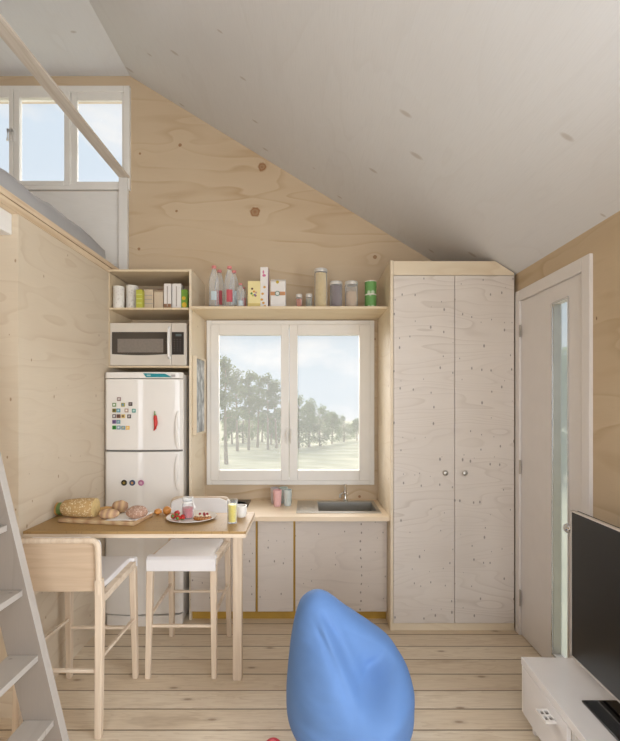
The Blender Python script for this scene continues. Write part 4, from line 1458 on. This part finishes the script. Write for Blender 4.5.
t.part('crumb', MB().lathe([(0, lx1 + 0.0005), (lr * 0.93, lx1 + 0.0005), (lr * 0.93, lx1 + 0.002), (0, lx1 + 0.002)], (0, Yl, lz + 0.001), 24, 'x'), plain('bread_crumb', srgb(214, 186, 128), 0.8, var=0.1, scale=50))
# small squash behind the loaf
t = Thing('squash', (X(57.5, 2.58), 2.58, tz), 'orange and green squash peeking out left of the loaf', 'vegetable')
sx_ = X(57.5, 2.58)
mb = MB().ball((sx_, 2.575, tz + 0.0385), (0.036, 0.036, 0.038), 24, 14)
for v in mb.bm.verts:
    pass
t.part('flesh', mb, plain('squash_orange', srgb(206, 156, 92), 0.5, var=0.1))
t.part('green_band', MB().lathe([(0.0355, 0.012), (0.0365, 0.016), (0.034, 0.026), (0.026, 0.034), (0.0, 0.040)], (sx_, 2.575, tz + 0.0405), 24, 'x'), plain('squash_green', srgb(126, 152, 84), 0.5, var=0.1))
# rolls
ban = banded('striped_roll_crust', srgb(208, 176, 132), srgb(172, 134, 108), 0, 28, 0.75, 0.4, 0.8)
Yr = 2.43
mb = MB().ball((X(109, Yr), Yr, BZ + 0.027), (0.056, 0.032, 0.028), 24, 14, 0.12, 5, 3)
tag(mb.obj('bread_roll', ban, base=(X(109, Yr), Yr, BZ)), 'oval scored roll in the middle of the chopping board', 'bread roll', 'rolls on the chopping board')
Yr = 2.555
mb = MB().ball((X(120, Yr), Yr, BZ + 0.036), (0.048, 0.032, 0.037), 24, 14, 0.15, 5, 9)
tag(mb.obj('bread_roll', ban, base=(X(120, Yr), Yr, BZ)), 'scored roll at the back edge of the chopping board', 'bread roll', 'rolls on the chopping board')
mb = MB().tube([(X(97.5, 2.545), 2.545, BZ + 0.018), (X(106, 2.55), 2.555, BZ + 0.020), (X(112, 2.56), 2.56, BZ + 0.022)], [0.012, 0.018, 0.013], 14)
tag(mb.obj('bread_stick', plain('golden_crust', srgb(206, 160, 100), 0.7, var=0.12, scale=30), base=(X(105, 2.55), 2.55, BZ)), 'short golden bread stick between the loaf and the back roll', 'bread')
Yr = 2.43
mb = MB().ball((X(137, Yr), Yr, BZ + 0.036), (0.058, 0.046, 0.035), 28, 16, 0.08, 7, 5)
tag(mb.obj('bread_roll', speckled('poppy_seed_crust', srgb(176, 138, 116), srgb(222, 200, 180), 130, 0.4), base=(X(137, Yr), Yr, BZ)), 'round seeded roll on the white napkin', 'bread roll', 'rolls on the chopping board')

# two orange-brown buns
M_bun = plain('orange_glaze', srgb(214, 146, 74), 0.45, var=0.12, scale=20)
for (px, yy, rx, rz_, lab) in ((158.0, 2.60, 0.023, 0.017, 'small orange-brown bun at the corner of the chopping board'), (167.0, 2.60, 0.025, 0.024, 'rounder orange-brown bun between board and plate')):
    xx = X(px, yy)
    mb = MB().ball((xx, yy, tz + rz_), (rx, 0.024, rz_), 20, 12, 0.06, 6, px)
    tag(mb.obj('bun', M_bun, base=(xx, yy, tz)), lab, 'bun', 'orange-brown buns')

# plate with jar, strawberries and pastry
pY = 2.505
pX = X(191.7, pY)
pr = 0.140
tag(MB().lathe([(0, tz), (pr * 0.6, tz), (pr * 0.66, tz + 0.003), (pr, tz + 0.013), (pr, tz + 0.016), (pr * 0.65, tz + 0.007), (0, tz + 0.006)], (pX, pY, 0), 48, sy=0.92).obj('plate', plain('white_china', srgb(236, 230, 222), 0.2), base=(pX, pY, tz)), 'white china plate with fruit and pastry on the table', 'plate')
pz = tz + 0.0075
jY = 2.50
jX = X(187.9, jY)
jr = 0.032
t = Thing('jam_jar', (jX, jY, pz), 'glass jar of pink jam with white ribbon on the plate', 'jar')
t.part('glass', MB().lathe([(0, pz), (jr * 0.9, pz), (jr, pz + 0.006), (jr, pz + 0.075), (jr * 0.8, pz + 0.09), (jr * 0.8, pz + 0.096), (0, pz + 0.096)], (jX, jY, 0), 28), M_jarglass)
t.part('jam', MB().lathe([(0, pz + 0.003), (jr * 0.9, pz + 0.004), (jr * 0.94, pz + 0.058), (0, pz + 0.058)], (jX, jY, 0), 24), plain('pink_jam', srgb(176, 80, 86), 0.3, var=0.12, scale=40))
t.part('lid', MB().lathe([(0, pz + 0.0965), (jr * 0.92, pz + 0.0965), (jr * 0.96, pz + 0.112), (jr * 0.9, pz + 0.116), (0, pz + 0.116)], (jX, jY, 0), 28), clear_plastic('lid_glass', keep=0.5))
mb = MB().lathe([(jr * 0.86, pz + 0.086), (jr * 0.92, pz + 0.086), (jr * 0.92, pz + 0.094), (jr * 0.86, pz + 0.094)], (jX, jY, 0), 24)
mb.tube([(jX + jr * 0.8, jY - 0.008, pz + 0.092), (jX + 0.032, jY - 0.012, pz + 0.118), (jX + 0.028, jY - 0.014, pz + 0.100), (jX + 0.044, jY - 0.012, pz + 0.058)], [0.003, 0.005, 0.003, 0.005], 8)
t.part('ribbon', mb, plain('white_ribbon', srgb(238, 236, 232), 0.6))
sb = plain('strawberry_red', srgb(186, 46, 40), 0.35, var=0.15, scale=60)
sg = plain('strawberry_leaf', srgb(96, 130, 60), 0.6)
for i, (px, yy, zz_, lab) in enumerate(((173.5, 2.475, 0, 'strawberry at the left front of the plate'), (178.3, 2.445, 0, 'strawberry at the front of the plate just left of the jar'), (177.5, 2.50, 0.014, 'topmost strawberry of the little heap'), (182.5, 2.458, 0, 'strawberry touching the jam jar'), (176.5, 2.545, 0, 'strawberry at the back of the heap'))):
    xx = X(px, yy)
    zb_ = pz + zz_
    t = Thing('strawberry', (xx, yy, zb_), lab, 'strawberry', 'strawberries on the plate')
    mb = MB().lathe([(0, 0.0), (0.008, 0.003), (0.0135, 0.012), (0.0145, 0.020), (0.010, 0.027), (0, 0.029)], (xx, yy, zb_), 16)
    mb2 = MB().lathe([(0, 0.0285), (0.009, 0.029), (0.006, 0.031), (0, 0.032)], (xx, yy, zb_), 7)
    for b_ in (mb, mb2):
        bmesh.ops.rotate(b_.bm, verts=b_.bm.verts[:], cent=(xx, yy, zb_ + 0.0145), matrix=Matrix.Rotation(math.radians(70 + 25 * i), 3, 'X') @ Matrix.Rotation(math.radians(60 * i), 3, 'Z'))
        lo = min(v.co.z for v in b_.bm.verts)
    t.part('berry', mb, sb)
    t.part('calyx', mb2, sg)
# waffle pastry with cream and berries
wX, wY = X(202.5, 2.47), 2.47
t = Thing('waffle', (wX, wY, pz), 'golden brown waffle with berries and cream on the plate', 'pastry')
mb = MB().lathe([(0, 0), (0.048, 0.0), (0.052, 0.006), (0.050, 0.013), (0, 0.015)], (wX, wY, pz), 28, sy=0.75)
t.part('waffle_base', mb, banded('waffle_grid', srgb(184, 122, 58), srgb(150, 90, 38), 0, 70, 0.6, 0.15, 0.4))
cm_, bm2_ = plain('cream', srgb(240, 226, 196), 0.5), plain('berry_red', srgb(150, 36, 40), 0.3)
for k in range(7):
    u = -0.032 + k * 0.0115
    t.part('cream', MB().ball((wX + u, wY + 0.004 * (-1) ** k, pz + 0.0185), (0.0068, 0.0068, 0.0055), 12, 8), cm_)
for (u, v) in ((-0.018, 0.014), (0.004, 0.020), (0.024, 0.012), (0.012, -0.004)):
    t.part('berry', MB().ball((wX + u, wY + v, pz + 0.0255), 0.0075, 12, 8), bm2_)

# glass of juice and white cup
gY = 2.418
gX = X(232.3, gY)
gr, gh = 0.029, 0.128
t = Thing('juice_glass', (gX, gY, tz), 'tall glass of yellow juice at the right end of the table', 'glass')
t.part('glass', MB().lathe([(0, tz), (gr * 0.86, tz), (gr * 0.88, tz + 0.004), (gr, tz + gh), (gr * 0.95, tz + gh), (gr * 0.84, tz + 0.008), (0, tz + 0.008)], (gX, gY, 0), 28), clear_plastic('drinking_glass', keep=0.93))
t.part('juice', MB().lathe([(0, tz + 0.009), (gr * 0.82, tz + 0.009), (gr * 0.92, tz + gh * 0.80), (0, tz + gh * 0.80)], (gX, gY, 0), 24), plain('yellow_juice', srgb(226, 204, 74), 0.35, var=0.05))
cY = 2.55
cX = X(241.2, cY)
t = Thing('coffee_cup', (cX, cY, tz), 'white cup standing just behind the juice glass', 'cup')
cr, ch = 0.033, 0.066
t.part('cup', MB().lathe([(0, tz), (cr * 0.7, tz), (cr * 0.95, tz + 0.016), (cr, tz + ch), (cr * 0.93, tz + ch), (cr * 0.86, tz + 0.016), (0, tz + 0.008)], (cX, cY, 0), 28), plain('white_porcelain', srgb(240, 236, 230), 0.2))
hp = [(cX - cr * 0.95, cY, tz + 0.052), (cX - cr - 0.018, cY, tz + 0.052), (cX - cr - 0.024, cY, tz + 0.036), (cX - cr - 0.014, cY, tz + 0.020), (cX - cr * 0.92, cY, tz + 0.018)]
t.part('handle', MB().tube(hp, 0.0045, 10, up=(0, 1, 0)), plain('white_porcelain_handle', srgb(240, 236, 230), 0.2))

# ------------------------------------------------------------------ bean bag
BYc = 2.05
prof = [(0.0, 0.10, 0.37), (0.012, 0.06, 0.405), (0.044, 0.005, 0.437), (0.062, -0.026, 0.452), (0.097, -0.068, 0.470), (0.146, -0.092, 0.484), (0.20, -0.100, 0.488), (0.253, -0.101, 0.488),
        (0.291, -0.100, 0.484), (0.374, -0.094, 0.460), (0.430, -0.088, 0.425), (0.477, -0.083, 0.387), (0.542, -0.073, 0.303), (0.590, -0.063, 0.235), (0.626, -0.052, 0.184), (0.668, -0.036, 0.135),
        (0.692, -0.012, 0.104), (0.706, 0.010, 0.080), (0.714, 0.032, 0.060)]
mb = MB()
NS = 96
rows = []
import bisect
zs = [p[0] for p in prof]
zz_list = []
NZ = 64
for j in range(NZ + 1):
    u = j / NZ
    zz_list.append(0.714 * u)
for z in zz_list:
    k = min(len(prof) - 2, max(0, bisect.bisect_right(zs, z) - 1))
    f = (z - zs[k]) / (zs[k + 1] - zs[k])
    # Catmull-Rom across the profile
    def cr4(i):
        p0, p1, p2, p3 = (prof[max(0, min(len(prof) - 1, k + d))][i] for d in (-1, 0, 1, 2))
        return 0.5 * (2 * p1 + (p2 - p0) * f + (2 * p0 - 5 * p1 + 4 * p2 - p3) * f * f + (3 * p1 - p0 - 3 * p2 + p3) * f ** 3)
    a_, b_ = cr4(1), cr4(2)
    cx_, hw_ = (a_ + b_) / 2, (b_ - a_) / 2
    tt = z / 0.714
    dep = min(0.30, hw_ * (1.0 if tt < 0.5 else 1.0 + 0.1 * (tt - 0.5)))
    cyy = BYc + 0.03 * max(0, tt - 0.25)
    row = []
    for i in range(NS):
        an = 2 * math.pi * i / NS
        # keep silhouette: slightly squarish section
        ca, sa = math.cos(an), math.sin(an)
        x = cx_ + hw_ * ca
        y = cyy + dep * sa
        row.append(Vector((x, y, z)))
    rows.append(row)
# seat hollow and folds, pushed along the direction away from the viewer
for row in rows:
    for v in row:
        if v.y < BYc + 0.12:
            front = max(0.0, min(1.0, (BYc + 0.12 - v.y) / 0.25))
            px_, pz_ = v.x - 0.045, v.z - 0.71
            tt = (0.50 * px_ - 0.866 * pz_) / 0.36          # 0 at the tip, 1 at the seat crease
            ww = 0.866 * px_ + 0.50 * pz_                   # across, positive to the upper right
            if tt > 0:
                dep_ = 0.15 * min(1, tt) ** 1.4 * (1.0 if tt < 1 else math.exp(-((tt - 1) / 0.20) ** 2))
                wc = ww - 0.050 * min(1, tt)
                sg_ = (0.025 + 0.050 * min(1, tt)) if wc < 0 else (0.05 + 0.075 * min(1, tt))
                hollow = dep_ * math.exp(-(wc / sg_) ** 2)
                hollow -= 0.050 * math.exp(-((tt - 1.45) / 0.22) ** 2) * math.exp(-((ww - 0.03) / 0.16) ** 2)
            else:
                hollow = 0.0
            act = max(0, min(1, (tt - 0.12) / 0.2)) * max(0, min(1, (1.25 - tt) / 0.3))
            wb = ww + 0.012 + 0.05 * (tt - 0.55) ** 2 - 0.008          # the creases bow slightly
            fold = act * (0.016 * math.exp(-(wb / 0.011) ** 2) - 0.014 * math.exp(-((wb + 0.024) / 0.014) ** 2) + 0.009 * math.exp(-((wb + 0.05) / 0.011) ** 2) - 0.006 * math.exp(-((wb - 0.026) / 0.014) ** 2))
            ridge = fold2 = lip = 0.0
            wr = 0.006 * noise.noise(Vector((v.x * 7 + v.z * 6, v.z * 16 - v.x * 5, 2.0))) + 0.003 * noise.noise(Vector((v.x * 18, v.z * 34, 7.0)))
            v.y += front * (hollow + fold + ridge + fold2 + lip + wr)
vr = [[mb.bm.verts.new(v) for v in row] for row in rows]
for A, B in zip(vr, vr[1:]):
    for i in range(NS):
        mb.bm.faces.new((A[i], A[(i + 1) % NS], B[(i + 1) % NS], B[i]))
mb.bm.faces.new(list(reversed(vr[0])))
tip = mb.bm.verts.new((0.046, sum(v.co.y for v in vr[-1]) / NS, 0.7155))
for i in range(NS):
    mb.bm.faces.new((vr[-1][i], vr[-1][(i + 1) % NS], tip))
o = mb.obj('bean_bag', M_bean, base=(0.2, BYc, 0), angle=80)
sub = o.modifiers.new('subsurf', 'SUBSURF')
sub.levels = sub.render_levels = 1
tag(o, 'large blue drop-shaped bean bag on the wooden floor', 'bean bag')

# red ball just inside the frame, on the floor left of the bean bag
rY = 1.965
tag(MB().ball((X(273, rY), rY, 0.046), 0.045, 28, 18).obj('ball', plain('red_rubber', srgb(206, 34, 58), 0.4), base=(X(273, rY), rY, 0)), 'red ball on the floor at the lower edge, left of bean bag', 'ball')

# ------------------------------------------------------------------ tv bench and television
RT = Matrix.Rotation(math.radians(2.0), 3, 'Z')
cb = Vector((1.064, 2.198, 0))
t = Thing('tv_bench', cb, 'low white glossy bench with a drawer under the television', 'bench')


def bq(mb):
    bmesh.ops.rotate(mb.bm, verts=mb.bm.verts[:], cent=cb, matrix=RT.inverted() if False else Matrix.Rotation(math.radians(-2.0), 3, 'Z'))
    return mb


bz0, bz1, bt = 0.060, 0.328, 0.036
bw_, bl = 0.375, 1.45
bx_, by_ = cb.x, cb.y
t.part('top_panel', bq(box(bx_, bx_ + bw_, by_ - bl, by_, bz1 - bt, bz1)), M_white_gloss, bevel=0.002)
mb = box(bx_ + 0.004, bx_ + bw_, by_ - 0.018, by_ - 0.001, bz0, bz1 - bt)
mb.box(bx_ + 0.02, bx_ + bw_, by_ - bl + 0.001, by_ - 0.018, bz0, bz0 + 0.02)
mb.box(bx_ + bw_ - 0.012, bx_ + bw_, by_ - bl, by_ - 0.018, bz0 + 0.02, bz1 - bt)
mb.box(bx_ + 0.02, bx_ + bw_ - 0.012, by_ - 0.43, by_ - 0.412, bz0 + 0.02, bz1 - bt)
mb.box(bx_ + 0.004, bx_ + bw_, by_ - bl, by_ - bl + 0.018, bz0 + 0.02, bz1 - bt)
t.part('body', bq(mb), M_white)
dw = t.part('drawer', bq(box(bx_ + 0.001, bx_ + 0.019, by_ - 0.412, by_ - 0.0185, bz0, bz1 - bt - 0.003)), M_white_gloss, bevel=0.0015)
ha0, ha1, xh0, xh1 = 1.862, 1.945, bx_ - 0.058, bx_ - 0.0095     # flat pull plate with four openings
hm, xm_ = (ha0 + ha1) / 2, (xh0 + xh1) / 2
hz0, hz1 = 0.236, 0.245
mb = wall_with_holes('y', 0, hz1 - hz0, xh0, bx_ - 0.004, ha0, ha1,
                     [(u0_, u1_, v0_, v1_) for (u0_, u1_) in ((xh0 + 0.008, xm_ - 0.003), (xm_ + 0.003, xh1 - 0.005)) for (v0_, v1_) in ((ha0 + 0.013, hm - 0.006), (hm + 0.006, ha1 - 0.013))])
for v in mb.bm.verts:
    v.co = Vector((v.co.x, v.co.z, hz0 + v.co.y))
hd = t.part('handle', mb, plain('pale_metal', srgb(236, 232, 228), 0.3, metal=0.1), parent=dw)
t.part('handle_recess', box(xh0 + 0.003, xh1 - 0.003, ha0 + 0.004, ha1 - 0.004, hz0 - 0.003, hz0 - 0.0005), plain('handle_grey', srgb(150, 140, 132), 0.4), parent=hd)
for (u, v) in ((0.04, 0.075), (0.04, bl - 0.08), (bw_ - 0.05, 0.06), (bw_ - 0.05, bl - 0.08)):
    t.part('foot', bq(MB().lathe([(0.016, 0), (0.02, bz0)], (bx_ + u, by_ - v, 0), 16)), M_white)

vX, vY0, vY1, vz0, vz1 = 1.27, 0.95, 2.117, 0.381, 1.0765
t = Thing('television', (1.27, 1.53, bz1 + 0.0005), 'flat black television on a glossy foot on the white bench', 'television')
t.part('back_case', box(vX, vX + 0.032, vY0, vY1, vz0, vz1), M_black, bevel=0.003)
t.part('screen', box(vX - 0.003, vX - 0.0003, vY0 + 0.006, vY1 - 0.004, vz0 + 0.004, vz1 - 0.004), M_screen)
mb = MB()
for (a, b, c, d) in ((vY0, vY1, vz1 - 0.004, vz1 + 0.003), (vY0, vY1, vz0 - 0.003, vz0 + 0.004), (vY0 - 0.002, vY0 + 0.006, vz0, vz1), (vY1 - 0.004, vY1 + 0.004, vz0 - 0.003, vz1 + 0.003)):
    mb.box(vX - 0.005, vX + 0.012, a, b, c, d)
t.part('bezel', mb, plain('silver_bezel', srgb(206, 198, 190), 0.35, metal=0.2))
tb = bz1 + 0.0006
t.part('foot_plate', box(1.159, 1.385, 1.20, 1.865, tb, tb + 0.009), M_blackgl, bevel=0.003)
t.part('neck', box(vX + 0.004, vX + 0.028, 1.45, 1.61, tb + 0.009, vz0 + 0.05), M_black, bevel=0.003)

# ------------------------------------------------------------------ outdoors
M_meadow = NT('meadow')
o_, x_, y_, z_ = M_meadow.coords()
n1 = M_meadow.noise(M_meadow.comb(x_, M_meadow.math('MULTIPLY', y_, 2.0), z_), 0.5, 5)
M_meadow.link(M_meadow.ramp(n1, [(0.3, srgb(138, 138, 110)), (0.55, srgb(168, 166, 136)), (0.75, srgb(192, 184, 156))]), M_meadow.b.inputs['Base Color'])
M_meadow.b.inputs['Roughness'].default_value = 0.95
mb = MB()
gy = [-25, -6, 4.6, 6, 9, 12, 15, 18, 24, 30, 36, 45, 60, 90]
gx = [-70 + 5 * i for i in range(29)]


def gz(x, y):
    f = min(1, max(0, (y - 4.6) / 13.4))
    f = max(f, min(1, max(0, (x - 2.5) / 10)))
    return -0.4 - 1.8 * f * f * (3 - 2 * f) + (0.1 * noise.noise(Vector((x * 0.2, y * 0.2, 0))) if y > 10 else 0)


gv = [[mb.bm.verts.new((x, y, gz(x, y))) for x in gx] for y in gy]
for A, B in zip(gv, gv[1:]):
    for i in range(len(gx) - 1):
        mb.bm.faces.new((A[i], A[i + 1], B[i + 1], B[i]))
struct(mb.obj('ground', M_meadow.mat))

M_bark = plain('pale_bark', srgb(150, 136, 120), 0.9, var=0.2)


def leafmat(name, a, b):
    t = NT(name)
    o_, x_, y_, z_ = t.coords()
    n = t.noise(o_, 1.3, 3)
    t.link(t.ramp(n, [(0.3, a), (0.7, b)]), t.b.inputs['Base Color'])
    t.b.inputs['Roughness'].default_value = 0.8
    tl = t.add('ShaderNodeBsdfTranslucent')
    tl.inputs[0].default_value = (*(0.6 * c for c in b), 1)
    mx = t.add('ShaderNodeMixShader')
    mx.inputs[0].default_value = 0.5
    t.link(t.b.outputs[0], mx.inputs[1])
    t.link(tl.outputs[0], mx.inputs[2])
    t.link(mx.outputs[0], t.n['Material Output'].inputs[0])
    return t.mat


M_pineleaf = leafmat('pine_needles', srgb(100, 116, 84), srgb(136, 150, 112))
M_leaf = leafmat('broad_leaves', srgb(104, 126, 82), srgb(148, 164, 116))


def leaves(mb, c, r, n, size, rnd):
    for _ in range(n):
        d = Vector((rnd.gauss(0, 1), rnd.gauss(0, 1), rnd.gauss(0, 1))).normalized()
        k = rnd.random() ** 0.4
        p = Vector(c) + Vector((d.x * r[0] * k, d.y * r[1] * k, d.z * r[2] * k))
        a = Vector((rnd.gauss(0, 1), rnd.gauss(0, 1), rnd.gauss(0, 1))).normalized()
        b = a.orthogonal().normalized()
        s = size * (0.6 + 0.8 * rnd.random())
        v = [mb.bm.verts.new(p + a * s * u + b * s * w * 0.6) for (u, w) in ((-1, 0), (0, -1), (1, 0), (0, 1))]
        mb.bm.faces.new(v)


def make_pine(seed):
    rnd = random.Random(seed)
    t = Thing('pine_tree', (0, 0, 0), 'x', 'tree', 'pines beyond the kitchen window')
    hgt = 6.2
    lean = rnd.uniform(-0.2, 0.2)
    tr = [(lean * u * u + 0.05 * math.sin(u * 5 + seed), 0, hgt * u) for u in [i / 8 for i in range(9)]]
    t.part('trunk', MB().tube(tr, [0.13 - 0.11 * i / 8 for i in range(9)], 8), M_bark)
    bm_, cr = MB(), MB()
    for k in range(20):
        u = 0.40 + 0.58 * k / 19 + rnd.uniform(-0.02, 0.02)
        z = hgt * min(u, 0.98)
        an = rnd.uniform(0, 2 * math.pi)
        ln = (1.25 - 0.85 * (u - 0.4) / 0.6) * rnd.uniform(0.5, 1.05)
        s = Vector((lean * u * u, 0, z))
        e = s + Vector((math.cos(an) * ln, math.sin(an) * ln, 0.25 * ln + rnd.uniform(-0.1, 0.2)))
        bm_.tube([s, (s + e) / 2 + Vector((0, 0, 0.05)), e], [0.03, 0.02, 0.008], 5)
        leaves(cr, e, (0.5, 0.5, 0.28), 62, 0.10, rnd)
        leaves(cr, (s + e) / 2, (0.35, 0.35, 0.2), 16, 0.09, rnd)
    leaves(cr, (lean, 0, hgt), (0.35, 0.35, 0.4), 60, 0.09, rnd)
    t.part('branches', bm_, M_bark)
    t.part('crown', cr, M_pineleaf, smooth=False)
    return t.e


def make_broad(seed):
    rnd = random.Random(seed)
    t = Thing('leafy_tree', (0, 0, 0), 'x', 'tree', 'leafy trees along the meadow')
    t.part('trunk', MB().tube([(0, 0, 0), (0.05, 0, 1.2), (0, 0.05, 2.6), (0.1, 0, 3.6)], [0.14, 0.11, 0.08, 0.02], 8), M_bark)
    bm_, cr = MB(), MB()
    for k in range(26):
        z = 0.5 + 3.6 * rnd.random() ** 0.9
        rr = 1.25 * math.sin(math.pi * min(1, (z + 0.9) / 5.2)) ** 0.7
        an = rnd.uniform(0, 2 * math.pi)
        e = Vector((math.cos(an) * rr * rnd.uniform(0.3, 1), math.sin(an) * rr * rnd.uniform(0.3, 1), z))
        bm_.tube([(0, 0, max(0.3, z - 0.6)), e], [0.03, 0.008], 5)
        leaves(cr, e, (0.6, 0.6, 0.5), 95, 0.10, rnd)
    t.part('branches', bm_, M_bark)
    t.part('crown', cr, M_leaf, smooth=False)
    return t.e


pines = [make_pine(3), make_pine(8)]
spots = [(226.2, 27, 355, 'tallest nearest pine at the left edge of the kitchen window'),
         (237, 34, 369, 'pine second from the left in the kitchen window'),
         (248.6, 35, 370, 'pine in the middle of the left window pane'),
         (258, 37, 377, 'slightly lower pine right of the pane\'s middle'),
         (268, 35, 373, 'pine second from the right in the left pane'),
         (276, 36, 380, 'pine next to the window\'s middle bars')]
for i, (px, Y, top, lab) in enumerate(spots):
    g0 = gz(X(px, Y), Y)
    sc_ = (Z(top, Y) - g0) / 6.55
    pr_ = pines[i % 2]
    loc = (X(px, Y), Y, g0 - 0.02)
    if i < 2:
        pr_.location = loc
        pr_.rotation_euler = (0, 0, i * 1.1)
        pr_.scale = (sc_,) * 3
        pr_['label'] = lab
    else:
        copy_tree(pr_, loc, i * 1.3, lab, sc_)
broads = [make_broad(5), make_broad(12)]
bs = [(298, 36, 393, 'leafy tree just right of the window\'s middle bars'),
      (309, 37, 399, 'leafy tree second from the left in the right pane'),
      (320, 38, 405, 'leafy tree in the middle of the right pane'),
      (332, 40, 411, 'lower leafy tree right of the pane\'s middle'),
      (344, 42, 415, 'low leafy tree near the right end of the tree line'),
      (357, 43, 418, 'lowest leafy tree at the right edge of the window'),
      (243, 41, 408, 'leafy undergrowth between the left pines'),
      (262, 42, 412, 'leafy undergrowth between the middle pines'),
      (279, 40, 410, 'leafy undergrowth beside the window\'s middle bars'),
      (232, 40, 411, 'leafy undergrowth at the left edge of the left pane'),
      (252, 44, 414, 'distant leafy undergrowth right of the middle pine'),
      (271, 39, 414, 'low leafy undergrowth under the right-hand pines'),
      (559, 21, 352, 'leafy tree seen through the slim door glass'),
      (585, 21, 340, 'leafy tree hidden mostly behind the door edge'),
      (545, 26, 365, 'more distant leafy tree behind the slim door glass')]
for i, (px, Y, top, lab) in enumerate(bs):
    x = X(px, Y)
    g0 = gz(x, Y)
    sc_ = (Z(top, Y) - g0) / 4.45
    pr_ = broads[i % 2]
    loc = (x, Y, g0 - 0.02)
    if i < 2:
        pr_.location = loc
        pr_.rotation_euler = (0, 0, i * 0.8)
        pr_.scale = (sc_,) * 3
        pr_['label'] = lab
    else:
        copy_tree(pr_, loc, i * 1.7, lab, sc_)
